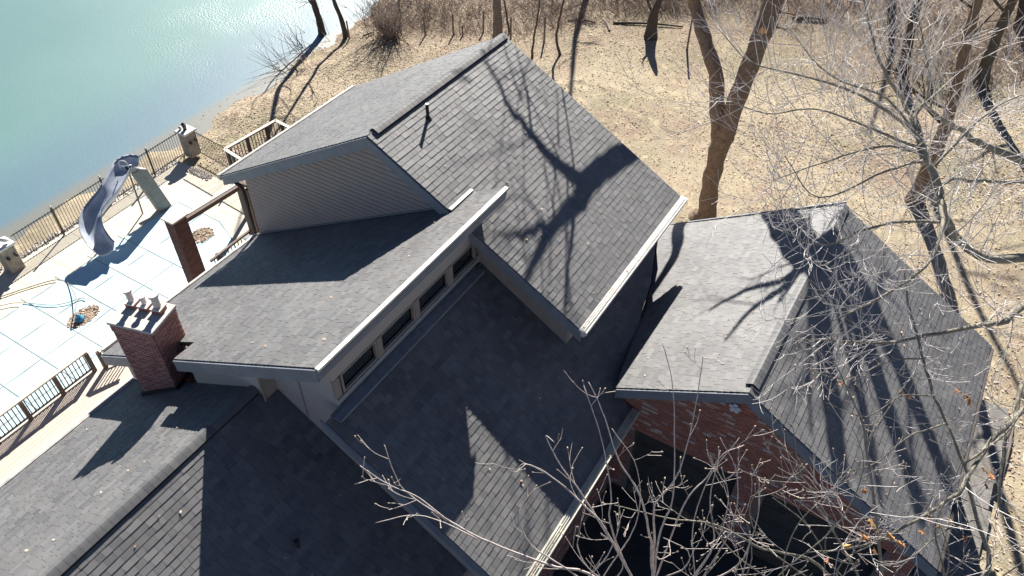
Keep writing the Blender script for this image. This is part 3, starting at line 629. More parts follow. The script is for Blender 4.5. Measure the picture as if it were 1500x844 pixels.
build('deck_leg', b, M['woodpost'], None); o_ = bpy.data.objects['deck_leg']; o_.parent = fd; o_.location = (20, -17, -2.2)
b = MB(); b.box(-18.2, -15.2, 11.1, 13.3, 2.4, 2.6); single('side_deck', 'narrow raised deck below the lap sided gable', 'deck', b, M['woodpost'], (-17, 12, 2.2))
# pergola: brick pillar, beam, post
pg = thing('pergola', 'tall brick pillar carrying a dark beam and post beside the gable', 'pergola', (-18.1, 10.4, 2.3))
b = MB(); b.box(-18.3, -17.9, 10.15, 10.63, 2.3, 5.9); pm = build('pillar', b, M['mortar'], pg)
b = MB()
for (s, dd, nn, L) in (((-18.3,10.15,0), (1,0,0), (0,-1,0), .4), ((-17.9,10.15,0), (0,1,0), (1,0,0), .48)): bricks(b, s, dd, nn, L, 2.3, 5.88, None, int(L*100), bl=.16, bh=.052, j=.01, prouder=.01)
build('brick_courses', b, M['brickp'], pm, kind='stuff')
b = MB(); b.box(-18.36, -17.84, 10.09, 10.7, 5.9, 5.96); build('cap', b, M['railcap'], pg, bevel=.01)
b = MB(); b.bar((-18.1,10.7,5.62), (-18.1,12.95,5.5), .2, .14); build('beam', b, M['woodpost'], pg); b = MB(); b.bar((-18.17,10.7,5.70), (-18.17,12.95,5.58), .09, .02); build('beam_lit_top', b, M['capstone'], pg)  # pale strip on top paints the sunlit upper edge of the dark beam
b = MB(); b.box(-18.2, -18.03, 12.8, 12.96, 2.4, 5.44); build('post', b, M['woodpost'], pg)
b = MB(); b.box(-17.72, -17.6, 12.7, 12.82, 2.4, 5.6); b.bar((-18.1,12.88,5.6), (-15.9,12.6,6.1), .1, .1); build('post', b, M['woodpost'], pg)
# ------------------------------------------------------------------ iron fence, stone pillars
def ironfence(label, a, c, h=1.3, postf=(), name='iron_fence'):
    a = np.array(a, float); c = np.array(c, float); L = np.linalg.norm(c-a); d = (c-a)/L; t = thing(name, label, 'fence', (a[0], a[1], 0))
    z0 = .02
    for z in (.16, h-.06): b = MB(); b.bar((a[0],a[1],z), (c[0],c[1],z), .03, .03); build('rail', b, M['iron'], t)
    n = int(L/.125)
    for k in range(1, n):
        q = a+d*L*k/n; b = MB(); b.box(q[0]-.008, q[0]+.008, q[1]-.008, q[1]+.008, .1, h); build('picket', b, M['iron'], t)
    for f_ in postf:
        q = a+d*L*f_; b = MB(); b.box(q[0]-.03, q[0]+.03, q[1]-.03, q[1]+.03, 0, h+.1); po = build('post', b, M['iron'], t)
        b = MB(); b.tube([(q[0],q[1],h+.1), (q[0],q[1],h+.14), (q[0],q[1],h+.18)], [.035,.045,.01], 8); build('finial', b, M['capstone'], po)
ironfence('black iron picket fence between the two stone pillars at the lake', (-28.25,9.65), (-28.5,17.9), postf=(.22,.5,.79))
ironfence('black iron picket fence left of the left stone pillar', (-28.3,1.0), (-28.2,8.7), postf=(.3,.75))
ironfence('short iron fence from the right stone pillar to the raised deck', (-28.0,18.35), (-23.2,17.9), postf=(.55,))
def pillar(label, x, y, orn):
    t = thing('stone_pillar', label, 'pillar', (x, y, 0)); b = MB()
    b.box(x-.27, x+.27, y-.27, y+.27, -.05, 1.15); build('shaft', b, M['stone'], t, bevel=.02)
    b = MB(); b.box(x-.34, x+.34, y-.34, y+.34, 1.15, 1.25); build('cap', b, M['capstone'], t, bevel=.02)
    b = MB()
    if orn == 'lamp':
        b.tube([(x,y,1.25), (x,y,1.31), (x,y,1.34), (x,y,1.5), (x,y,1.54), (x,y,1.62)], [.1,.06,.09,.1,.12,.01], 8)
        build('post_lantern', b, M['iron'], t)
        b = MB(); b.tube([(x-.18,y-.1,1.25), (x-.18,y-.1,1.36), (x-.18,y-.1,1.42)], [.07,.08,.02], 8); build('lamp_glass', b, M['capstone'], t)
    else:
        b.tube(crom([(x-.25,y-.1,1.3), (x-.1,y,1.42), (x+.08,y,1.5), (x+.18,y+.1,1.44), (x+.12,y+.2,1.36)], 4), [.09]*17, 8); build('carved_ornament', b, M['capstone'], t, True)
    for s in (-1, 1):
        b = MB(); b.tube([(x+.26,y+s*.15,.75), (x+.36,y+s*.15,.75), (x+.4,y+s*.15,.7)], [.05,.07,.04], 8); build('spotlight', b, M['iron'], t)
pillar('stone pillar with white cap and carved ornament at the left photo edge', -28.15, 9.2, 'c')
pillar('stone pillar with white cap and small lantern beside the lake bank', -28.4, 18.25, 'lamp')
# ------------------------------------------------------------------ pool slide
sx = thing('pool_slide', 'grey curved water slide with tall rear panel dropping towards the pool cover', 'slide', (-26.5, 13, 0))
cl = [onZ(x, y, z) for x, y, z in ((197,248,2.02), (188,247,2.0), (178,262,1.85), (165,286,1.62), (149,306,1.36), (139,322,1.14), (138,342,.86), (147,360,.56), (158,372,.40))]
cl = crom(cl, 5); n_ = len(cl); prof = [(-.43,.36), (-.41,.39), (-.37,.26), (-.25,.06), (0,0), (.25,.06), (.37,.26), (.41,.39), (.43,.36)]
prof2 = [(a*1.0, h-.03 if abs(a) < .33 else h-.02) for a, h in prof]
def sweep(prof):
    rows = []
    for i, p in enumerate(cl):
        d = cl[min(i+1, n_-1)]-cl[max(i-1, 0)]; d[2] = 0; d /= np.linalg.norm(d); s = np.cross(d, (0,0,1)); rows.append([p+s*a+np.array([0,0,h]) for a, h in prof])
    return rows
b = MB(); R1, R2 = sweep(prof), sweep([(a*.96, h-.045) for a, h in prof]); m_ = len(prof)
vs = [q for r in R1 for q in r]+[q for r in R2 for q in r]; off = n_*m_
fs = [(i*m_+k, (i+1)*m_+k, (i+1)*m_+k+1, i*m_+k+1) for i in range(n_-1) for k in range(m_-1)]
fs += [(off+i*m_+k+1, off+(i+1)*m_+k+1, off+(i+1)*m_+k, off+i*m_+k) for i in range(n_-1) for k in range(m_-1)]
fs += [(i*m_, off+i*m_, off+(i+1)*m_, (i+1)*m_) for i in range(n_-1)]+[((i+1)*m_+m_-1, off+(i+1)*m_+m_-1, off+i*m_+m_-1, i*m_+m_-1) for i in range(n_-1)]
fs += [(k, k+1, off+k+1, off+k) for k in range(m_-1)]+[(off+(n_-1)*m_+k, off+(n_-1)*m_+k+1, (n_-1)*m_+k+1, (n_-1)*m_+k) for k in range(m_-1)]
b.idx(vs, fs); build('chute', b, M['slide'], sx, True)
T0, T1 = onZ(236, 312, 0), onZ(253, 302, 0); H0, H1 = onZ(196, 254, 2.1), onZ(216, 248, 2.1)
b = MB(); dpt = np.array([-.32,0,0]); ring = [T0, T1, H1, H1*.5+H0*.5+np.array([0,0,.12]), H0]
b.prism([tuple(p) for p in ring], tuple(dpt)); build('rear_panel', b, M['slidepanel'], sx, bevel=.04)
b = MB()
for q in (.3,.55,.8): c_ = T0*(1-q)+H0*q+dpt*.5; e_ = T1*(1-q)+H1*q+dpt*.5; b.bar(c_+np.array([-.3,0,0]), e_+np.array([-.3,0,0]), .2, .03)
build('step', b, M['slide'], sx)
b = MB(); 
for px in (cl[26],): b.bar((px[0],px[1],0), (px[0],px[1],px[2]), .06, .06, (1,0,0))
b.bar(H0+dpt+np.array([0,0,.02]), H0+dpt*1.1+np.array([0,-.1,-2.1]), .05, .05, (1,0,0)); build('support_leg', b, M['slidepanel'], sx)
b = MB(); hh = H0+dpt*.5; b.tube(crom([hh+[.0,0,-.1], hh+[-.1,0,.42], hh+[-.4,-.1,.42], hh+[-.5,-.1,0]], 5), .022, 8); build('grab_rail', b, M['gutter'], sx, True)
# ------------------------------------------------------------------ drive and path
b = MB(); b.box(-3.9, 9, -12, 11.3, 2.0, 2.26); build('driveway', b, M['asphalt'], None, kind='structure')
b = MB(); rr = random.Random(12)
for k in range(9): b.box(3.45+rr.uniform(-.05,.05), 4.75+rr.uniform(-.1,.1), 10.9+k*.95, 11.83+k*.95, 2.1, 2.3+rr.uniform(0,.02), rr.random())
build('path', b, M['gravel'], None, kind='structure')
# ------------------------------------------------------------------ trees
class Tree:
    def __init__(s, seed): s.t = MB(); s.c = MB(); s.b = MB(); s.r = random.Random(seed); s.tips = []
    def limb(s, pts, rad, n=10, crown=False, k=5):
        q = crom(pts, k); rr = []
        for i in range(len(q)):
            u = i/(len(q)-1)*(len(rad)-1); a = int(min(u, len(rad)-2)); rr.append((rad[a]*(1-(u-a))+rad[a+1]*(u-a))*(1+.06*math.sin(i*1.7)))
        kx = np.zeros(3)
        for i in range(1, len(q)-1):
            kx = kx*.6+np.array([s.r.gauss(0,1) for _ in range(3)])*rr[i]*(.4 if rr[i] < .06 else .045); q[i] = q[i]+kx
        (s.c if crown else s.t).tube(q, rr, n); return q, rr
    def grow(s, p, d, L, r, depth, n=4, curl=.25, upb=.1, kids=3, sd=5, shrink=.62, spread=.75):
        R = s.r; p = np.array(p, float); d = np.array(d, float); d /= np.linalg.norm(d); pts = [p]; seg = max(3, int(4+depth)); bend = np.array([R.gauss(0,1) for _ in range(3)])*curl
        for i in range(seg):
            d = d+bend/seg+np.array([R.gauss(0,.045) for _ in range(3)])+np.array([0,0,upb/seg]); d /= np.linalg.norm(d); p = p+d*L/seg; pts.append(p)
        s.c.tube(pts, [max(r*(1-.65*i/seg), .0036) for i in range(seg+1)], sd if r > .02 else 4 if r > .01 else 3, cap=False)
        s.tips.append((pts[-1], d))
        if depth > 0:
            for k in range(kids):
                f = R.uniform(.25, 1.0); i = min(int(f*seg), seg-1); q = pts[i]*(1-(f*seg-i))+pts[i+1]*(f*seg-i)
                nd = (pts[i+1]-pts[i]); nd /= np.linalg.norm(nd); sdv = np.array([R.gauss(0,1) for _ in range(3)]); sdv -= nd*(sdv@nd); sdv /= np.linalg.norm(sdv)
                s.grow(q, nd+sdv*spread, L*shrink*R.uniform(.7,1.15), r*(1-.5*f)*.62, depth-1, n, curl, upb, kids, sd, shrink, spread)
    def sprout(s, q, rr, every, L, depth, kids=3, upb=.1, spread=.9, rf=.5, start=0., bias=(0,0,0), curl=.25, mn=.0085):
        R = s.r; n = len(q); i = start*n
        while i < n-1:
            a = int(i); d = q[min(a+1, n-1)]-q[max(a-1, 0)]; d /= np.linalg.norm(d); v = np.array([R.gauss(0,1) for _ in range(3)]); v -= d*(v@d); v /= np.linalg.norm(v)
            s.grow(q[a], d*.5+v*spread+np.array(bias), L*R.uniform(.6,1.2), max(rr[a]*rf*R.uniform(.5,.9), mn), depth, upb=upb, kids=kids, curl=curl); i += every*R.uniform(.6,1.4)
    def done(s, name, label, base, mt, mc=None, group=None, smooth=True):
        t = thing(name, label, 'tree', tuple(base), group)
        if s.t.f: build('trunk', s.t, mt, t, smooth)
        if s.c.f: build('crown', s.c, mc or mt, t, smooth, kind='stuff')
        return t
nA = np.array([.5675, 0, 1.]); pA = (-10.54, 11, 10.93); nD0 = np.array([-.59, 0, 1.]); nD1 = np.array([.602, 0, 1.]); pD = (-1.24, 11, 8.09)
def shA(x, y, t): return onP(x, y, pA, nA)+SV*t
def shD(x, y, t): return onP(x, y, pD, nD0)+SV*t
def shD1(x, y, t): return onP(x, y, pD, nD1)+SV*t
# big forked tree behind the garage
T = Tree(11); TY = 23.4; gz = ground(-6.1, TY)
fk = onY(1061, 188, TY)
T.limb([(-6.15,TY,gz-.3), onY(1034,318,TY)+[0,0,.1], onY(1040,275,TY), onY(1050,228,TY), fk+[0,0,-.3], fk+[0,0,.1]], [.62,.36,.30,.31,.37,.3], 14)
q1, r1 = T.limb([fk+[-.05,0,-.5], onY(1050,160,TY), onY(1048,110,TY), onY(1031,55,TY+.2), onY(1015,0,TY+.5), shD(990,370,8.4), shD(960,420,9.6), shA(924,222,7), shA(884,248,7.4), shA(860,272,7.8), shA(848,296,8.2), shA(815,328,8.8), shA(796,357,9.3), shA(780,392,10), shA(768,418,10.8)], [.31,.26,.24,.23,.2,.14,.13,.14,.145,.15,.13,.085,.08,.06,.04], 12)
q2, r2 = T.limb([shA(856,268,7.8), shA(832,254,8), shA(802,228,8.4), shA(777,197,8.8), shA(750,160,9.2), shA(728,120,9.6), shA(702,80,10)], [.11,.085,.07,.055,.045,.035,.02], 8)
q3, r3 = T.limb([shA(838,308,8.4), shA(838,335,8.8), shA(833,380,9.4), shA(828,430,10), shA(824,470,10.5)], [.06,.045,.04,.035,.02], 8)
for P_, R_ in (([shA(812,330,8.8), shA(785,345,9.2), shA(750,348,9.6), shA(722,345,10)], [.06,.05,.035,.02]), ([shA(780,200,8.8), shA(773,145,9.3), shA(766,115,9.6), shA(755,70,10)], [.04,.03,.025,.015]), ([shA(818,215,8.6), shA(817,170,9), shA(815,130,9.4)], [.025,.02,.012]), ([shA(765,147,9.4), shA(752,115,9.7), shA(736,60,10)], [.025,.02,.012]), ([shA(812,328,8.8), shA(808,295,9), shA(795,240,9.3)], [.02,.018,.012]), ([shA(690,120,9), shA(655,110,9.4), shA(640,95,9.8)], [.02,.015,.01])):
    T.limb(P_, R_, 6)
q4, r4 = T.limb([fk+[.05,0,-.45], onY(1083,135,TY), onY(1108,75,TY+.2), onY(1134,0,TY+.5), shD(1140,312,7.6), shD(1162,345,8.4), shD(1188,385,9.4)], [.31,.3,.3,.3,.38,.42,.36], 12)
br = []
for (a, c, d_) in ((( 1150,410,10.6), (1095,425,11.5), (1040,455,12.5)), ((1150,420,10.6), (1100,455,11.5), (1062,500,12.5))): br.append(T.limb([shD(1180,380,10), shD(*a), shD(*c), shD(*d_)], [.15,.1,.07,.04], 8))
for (x0, x1, x2, r) in ((1195,1207,1226,.27), (1212,1240,1275,.08), (1228,1270,1320,.24), (1250,1305,1368,.22)): br.append(T.limb([shD(1186,378,10), shD1(x0,410,10.4), shD1(x1,510,11.5), shD1(x2,660,13), shD1(x2+(x2-x1)*.5,745,14.5)], [r*1.3,r*1.05,r*.95,r*.7], 8))
T.sprout(q2[3:], r2[3:], 2.4, 2.4, 2, 3, .3, rf=.42, mn=.016)
T.sprout(q1[50:], r1[50:], 3.0, 2.0, 2, 3, .3, rf=.3, mn=.016)
for q, r in [(q1[60:], r1[60:]), (q4[28:], r4[28:])]+br: T.sprout(q, r, 5, 1.6, 1, 3, .2, rf=.35)
for (px, py, dx) in ((1128,40,(.6,0,.2)), (1138,18,(.7,-.1,.1))): 
    p_ = onY(px, py, TY+.4); T.grow(p_, dx, .7, .05, 1)
bt = T.done('forked_tree', 'large bare brown tree forking above the far corner of the garage roof', (-6.15, TY, gz), M['bark'])
b = MB(); p_ = onY(1119, 42, TY+.1); b.tube([p_, p_+[.02,-.2,.0]], [.1,.1], 12); build('cut_limb_stub', b, M['rustleaf'], bt)
# other bare trees, each traced where it stands
def bgtree(name, label, pix, rad, H, mt='barkd', seed=0, cd=3, every=4, lean=None, L=2.0, lift=0, kids=3, fork=None, group=None, n=9):
    T = Tree(seed); base = gpix(*pix[0]); pts = [base+np.array([0,0,-.2])]; d0 = proj(base)[2]
    Rm = None; pl = np.array([math.sin(PH)*-1, math.cos(PH), 0])
    for (x, y) in pix[1:]:
        r = ray(x, y); t = np.dot(base-O, fh)/np.dot(r, fh); pts.append(O+r*t)
    dirn = pts[-1]-pts[-2] if len(pts) > 1 else np.array([0,0,1.]); dirn = dirn/np.linalg.norm(dirn)+np.array([0,0,.6]); dirn /= np.linalg.norm(dirn)
    top = pts[-1]
    while top[2]-base[2] < H: 
        dirn = dirn+np.array([T.r.gauss(0,.12), T.r.gauss(0,.12), .05]); dirn /= np.linalg.norm(dirn); top = top+dirn*H*.2; pts.append(top)
    m = len(pts); q, r = T.limb(pts, [rad*(1-.8*i/(m-1))*(1.25 if i == 0 else 1) for i in range(m)], n)
    T.sprout(q, r, every, L, cd-1, kids, .25, start=.35, rf=.5)
    return T.done(name, label, base, M[mt], M['barkd'] if mt == 'bark' else M[mt], group)
bgtree('oak_tree', 'thick grey trunk rising straight behind the peak of the tall gable', [(729,70), (729,30), (728,0)], .27, 14, 'wood', 21, L=2.6)
bgtree('shore_tree', 'leaning dark tree at the very edge of the lake, leftmost on the bank', [(473,52), (468,30), (458,0)], .22, 11, 'barkd', 22, every=3)
bgtree('shore_tree', 'thin leaning tree just right of the leftmost lakeside tree', [(507,55), (500,28), (489,0)], .15, 9, 'barkd', 23)
bgtree('shore_tree', 'slim dark stem split low beside the leftmost lakeside tree', [(478,50), (470,35), (452,0)], .07, 8, 'barkd', 24)
bgtree('sapling', 'thin curved sapling above the right slope of the tall gable', [(822,81), (815,52), (826,0)], .065, 7, 'barkd', 25, cd=2)
bgtree('sapling', 'thin sapling left of the curved one behind the tall gable', [(779,85), (784,45), (791,0)], .055, 7, 'barkd', 26, cd=2)
bgtree('sapling', 'slender leaning sapling just right of the thick straight trunk', [(747,50), (743,25), (738,0)], .06, 7, 'barkd', 27, cd=2)
bgtree('sapling', 'twin thin sapling in the brush beside the lake', [(586,38), (584,15), (585,0)], .06, 6, 'barkd', 28, cd=2)
bgtree('tall_tree', 'massive brown trunk standing in the lawn right of the garage roof', [(1338,296), (1360,250), (1379,200), (1392,160)], .3, 15, 'bark', 29, L=3, every=3, n=12)
bgtree('tall_tree', 'dark reddish trunk near the top edge above the tangled branches', [(1320,108), (1331,60), (1345,0)], .24, 15, 'barkd', 30, L=3, every=3, n=12)
bgtree('tall_tree', 'mossy grey trunk with dark roots at the top right', [(1436,125), (1452,75), (1474,20)], .27, 15, 'barkg', 31, L=3, every=3, n=12)
bgtree('tall_tree', 'dark trunk beyond the lawn, left of the big fork at the top edge', [(953,55), (957,25), (966,0)], .3, 2.2, 'barkd', 32, L=1, every=40, n=12)
bgtree('woodland_tree', 'bare tree standing past the top edge right of centre', [(880,-60), (884,-110)], .3, 13, 'barkd', 34, L=2.8, every=3)
bgtree('woodland_tree', 'bare woodland tree beyond the right end of the brush', [(1300,-70), (1306,-120)], .32, 13, 'barkd', 35, L=2.8, every=3)
bgtree('woodland_tree', 'bare woodland tree at the upper right corner', [(1495,40), (1500,0)], .25, 12, 'barkd', 37, L=2.8, every=3)
# right-hand tree in front of the garage roof: limbs coming in from the right
def rtree():
    T = Tree(50); base = np.array([9.5, 15.0, ground(9.5, 15)]); D = atD
    hub = D(1640, 420, 15.5); T.limb([base+[0,0,-.3], (9.3,15,5), (9.0,14.9,8), hub], [.34,.3,.26,.2], 12)
    Ls = [([hub, D(1560,380,14.5), D(1500,378,13.6), D(1443,378,13.2), D(1403,350,12.9), D(1384,315,12.7), D(1376,280,12.5), D(1360,240,12.5), D(1342,195,12.6), D(1325,150,12.8), D(1300,120,13)], [.16,.11,.095,.085,.08,.075,.07,.065,.055,.04,.025]),
          ([hub, D(1560,290,14.6), D(1500,238,14), D(1440,212,13.7), D(1402,188,13.5), D(1375,168,13.4), D(1350,150,13.5)], [.15,.11,.09,.075,.055,.035,.02]),
          ([hub, D(1540,268,14.6), D(1500,266,14.2), D(1440,264,14), D(1395,262,13.8), D(1375,275,13.6)], [.08,.06,.045,.04,.035,.02]),
          ([hub, D(1560,440,14), D(1500,447,12.8), D(1472,470,12.4), D(1430,476,12.2), D(1380,488,12), D(1310,500,11.8), D(1240,500,11.8), D(1180,498,11.8)], [.12,.09,.07,.06,.045,.035,.028,.02,.012]),
          ([D(1376,285,12.5), D(1378,330,12.0), D(1365,375,11.6), D(1330,410,11.4), D(1280,440,11.3), D(1220,470,11.2)], [.045,.035,.03,.028,.02,.012]),
          ([D(1381,325,12.2), D(1330,325,12), D(1270,335,11.9), D(1215,358,11.8), D(1180,354,11.8), D(1140,335,11.8)], [.03,.025,.022,.018,.014,.008]),
          ([D(1340,195,12.6), D(1290,160,12.4), D(1240,130,12.4), D(1170,110,12.4), D(1100,90,12.6), D(1050,40,12.6)], [.04,.03,.024,.018,.013,.008]),
          ([D(1345,205,12.6), D(1300,145,12.5), D(1215,110,12.4), D(1150,35,12.5)], [.03,.022,.016,.008]),
          ([D(1335,180,12.6), D(1360,130,12.8), D(1352,60,13), D(1340,0,13.2)], [.04,.03,.02,.012]),
          ([D(1328,155,12.7), D(1290,90,12.6), D(1275,40,12.7), D(1262,-20,12.8)], [.04,.03,.022,.012]),
          ([D(1350,218,12.6), D(1290,195,12.3), D(1200,160,12.2), D(1120,165,12.2), D(1045,135,12.2)], [.03,.022,.016,.012,.007]),
          ([D(1352,225,12.6), D(1290,215,12.3), D(1200,240,12.2), D(1130,265,12.2)], [.028,.02,.014,.008]),
          ([D(1365,250,12.5), D(1420,190,12.6), D(1470,150,12.8), D(1530,130,13)], [.03,.025,.018,.01]),
          ([D(1358,235,12.5), D(1300,250,12.2), D(1200,290,12.1), D(1150,230,12.1)], [.028,.02,.013,.008]),
          ([D(1500,560,12), D(1480,620,11.6), D(1468,680,11.4), D(1458,760,11.2)], [.04,.035,.03,.02]),
          ([hub, D(1590,560,13), D(1500,600,11.5), D(1440,660,11), D(1400,720,10.6), D(1330,770,10.4), D(1260,800,10.4), D(1180,810,10.4)], [.1,.07,.05,.04,.032,.025,.018,.01])]
    for P_, R_ in Ls:
        R_ = [x*.85 for x in R_]; q, r = T.limb(P_, R_, 8, crown=False, k=5); st = .3 if len(P_) > 5 else .15
        T.sprout(q, r, 1.15, 1.3, 2, 3, .45, rf=.3, start=st, spread=.8, curl=.35)
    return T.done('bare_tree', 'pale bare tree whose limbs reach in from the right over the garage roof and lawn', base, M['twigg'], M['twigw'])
rtree()
# tree with a dark upright stem in front of the garage
def stemtree(label, seed, base, stems, budy=True, L=.8, every=1.8, depth=1, mt='twigg'):
    T = Tree(seed); b0 = np.array(base, float)
    for pts, rad in stems:
        q, r = T.limb([np.array(p, float) for p in pts], rad, 7, crown=False)
        T.sprout(q, r, every, L, depth, 2, .5, rf=.4, start=.3, spread=.8, mn=.0044)
    t = T.done('budding_tree', label, base, M[mt], M['twig'])
    if budy:
        b = MB(); R = random.Random(seed)
        for p, d in T.tips:
            if R.random() < .8:
                s = R.uniform(.009,.016); n1 = d*s*1.5
                side = np.cross(d, (0,.3,1)); side /= np.linalg.norm(side); o_ = np.cross(d, side)
                vs = [p-n1*.4, p+side*s, p+o_*s, p-side*s, p-o_*s, p+n1*1.2]
                b.idx(vs, [(0,2,1),(0,3,2),(0,4,3),(0,1,4),(5,1,2),(5,2,3),(5,3,4),(5,4,1)], R.random())
        build('buds', b, M['bud'], t, True, kind='stuff')
    return t, T
D = atD
bA = np.array([1.2, 6.6, ground(1.2, 6.6)])
j0 = D(985, 960, 11.5); j1 = D(955, 860, 10.6)
stemsA = [([bA+[0,0,-.2], bA+[-.1,.1,3], j0, D(957,844,10.5), D(955,800,10.2), D(950,770,10), D(935,720,9.7), D(905,670,9.5), D(882,600,9.3), D(862,560,9.2)], [.1,.09,.07,.045,.04,.035,.026,.02,.014,.01]),
          ([j1, D(958,780,10), D(960,740,9.7), D(990,700,9.5), D(1010,640,9.3), D(1028,540,9.1), D(1030,522,9.0)], [.045,.035,.026,.02,.015,.012,.008]),
          ([j1, D(965,790,9.9), D(985,735,9.6), D(988,650,9.3), D(985,560,9.1), D(970,502,9.0)], [.04,.03,.022,.016,.012,.008]),
          ([j0, D(880,850,10.2), D(800,826,9.8), D(720,795,9.6), D(660,765,9.5), D(615,730,9.4), D(570,710,9.3), D(527,682,9.2)], [.05,.04,.034,.028,.024,.02,.015,.008]),
          ([D(700,790,9.6), D(640,762,9.5), D(600,755,9.4), D(550,766,9.3)], [.02,.015,.012,.008]),
          ([D(655,763,9.5), D(600,725,9.4), D(580,700,9.3), D(563,652,9.2)], [.02,.015,.012,.008]),
          ([j0, D(900,800,10), D(860,745,9.7), D(810,700,9.5), D(770,680,9.4), D(757,690,9.4)], [.045,.035,.028,.02,.012,.008]),
          ([D(900,800,10), D(850,720,9.7), D(820,680,9.5), D(800,640,9.4), D(812,648,9.3)], [.03,.022,.016,.01,.008]),
          ([j0, D(900,790,9.9), D(895,720,9.6), D(880,640,9.4), D(855,565,9.3)], [.035,.028,.02,.014,.008]),
          ([j1, D(1000,740,9.6), D(1035,700,9.5), D(1060,665,9.4), D(1090,652,9.4)], [.03,.022,.016,.012,.008]),
          ([j0, D(1010,860,10.6), D(1045,800,10.2), D(1040,730,9.9), D(1055,660,9.7)], [.05,.035,.025,.018,.009]),
          ([D(1010,860,10.6), D(1080,830,10.3), D(1110,760,10), D(1112,700,9.8)], [.035,.025,.018,.009]),
          ([j0, D(850,850,10), D(780,800,9.8), D(760,760,9.6), D(762,740,9.5)], [.03,.022,.016,.009])]
RA = random.Random(31)
for i in range(9):
    x0 = RA.uniform(850, 1080); x1 = x0+RA.gauss(10, 55); y1 = RA.uniform(600, 790); sw = RA.gauss(0, 28); d0_ = RA.uniform(9.8, 10.8)
    stemsA.append(([D(x0+(960-x0)*.3, 930, d0_+.6), D(x0, 866, d0_), D(x0*.6+x1*.4+sw, 866*.6+y1*.4, d0_-.5), D(x0*.25+x1*.75+sw*.9, 866*.25+y1*.75, d0_-.8), D(x1, y1, d0_-1.1)], [.026,.021,.017,.013,.008]))
stemtree('budding tree with long pale twigs in front of the cream gutter at the bottom edge', 61, bA, mt='twig', stems= [(p, [max(x*.44, .005) for x in q]) for p, q in stemsA], L=.40, every=5.6)
bB = np.array([5.2, 8.2, ground(5.2, 8.2)])
k0 = D(1300, 960, 11.5)
stemsB = [([bB+[0,0,-.2], bB+[-.2,.1,3], k0, D(1440,844,10.5), D(1432,760,10.6), D(1410,680,10.8), D(1385,620,11), D(1370,580,11.1), D(1352,520,11.3), D(1338,470,11.4), D(1330,440,11.5), D(1325,392,11.6)], [.12,.1,.08,.065,.055,.05,.045,.045,.04,.035,.035,.02]),
          ([k0, D(1200,830,10.6), D(1120,805,10.3), D(1050,770,10), D(980,760,9.9), D(900,740,9.8)], [.05,.04,.03,.022,.016,.008]),
          ([k0, D(1260,850,10.8), D(1222,780,10.4), D(1190,720,10.2), D(1172,690,10), D(1160,620,9.9)], [.05,.04,.03,.022,.016,.008]),
          ([k0, D(1290,850,10.8), D(1285,780,10.5), D(1268,650,10.3), D(1260,610,10.3), D(1235,560,10.3), D(1210,500,10.3)], [.06,.05,.04,.032,.026,.018,.01]),
          ([D(1268,652,10.3), D(1300,600,10.4), D(1330,560,10.5), D(1380,520,10.6)], [.025,.02,.014,.008]),
          ([D(1410,680,10.8), D(1470,640,11), D(1500,600,11.2), D(1530,560,11.4)], [.035,.03,.025,.02]),
          ([D(1385,620,11), D(1330,640,10.7), D(1280,680,10.5), D(1200,700,10.4)], [.028,.022,.015,.008]),
          ([D(1370,580,11.1), D(1320,580,10.9), D(1270,610,10.7), D(1210,590,10.6)], [.026,.02,.014,.008]),
          ([D(1355,525,11.2), D(1300,530,11.1), D(1240,555,11), D(1180,540,11)], [.026,.02,.014,.008]),
          ([D(1432,760,10.6), D(1380,780,10.4), D(1330,820,10.2), D(1280,830,10.1)], [.03,.022,.015,.008]),
          ([k0, D(1380,860,10.6), D(1370,780,10.4), D(1390,720,10.4), D(1420,650,10.4)], [.04,.03,.022,.015,.008])]
for i in range(10):
    x0 = RA.uniform(1080, 1460); x1 = x0+RA.gauss(-40, 70); y1 = RA.uniform(600, 800); sw = RA.gauss(0, 32); d0_ = RA.uniform(10, 11)
    stemsB.append(([D(x0+(1300-x0)*.3, 930, d0_+.6), D(x0, 866, d0_), D(x0*.6+x1*.4+sw, 866*.6+y1*.4, d0_-.4), D(x0*.25+x1*.75+sw*.9, 866*.25+y1*.75, d0_-.6), D(x1, y1, d0_-.8)], [.026,.021,.017,.013,.008]))
tB, TB = stemtree('tangled budding tree with rust leaves in the lower right corner', 62, bB, [(p, [max(x*.5, .005) for x in q]) for p, q in stemsB], L=.55, every=5.2, depth=2)
R = random.Random(5); lf = []
LEAFPX = [(1240,568),(1258,600),(1315,580),(1325,582),(1247,742),(1262,752),(1350,790),(1362,795),(1440,570),(1450,580),(1442,560),(1380,760),(1300,790),(1205,815),(1290,820),(1465,700),(1440,690),(1415,800),(1425,720),(1310,805),(1355,745),(1275,790),(1225,790),(1395,585)]
tips = [t_[0] for t_ in TB.tips]; tpx = [proj(p)[:2] for p in tips]
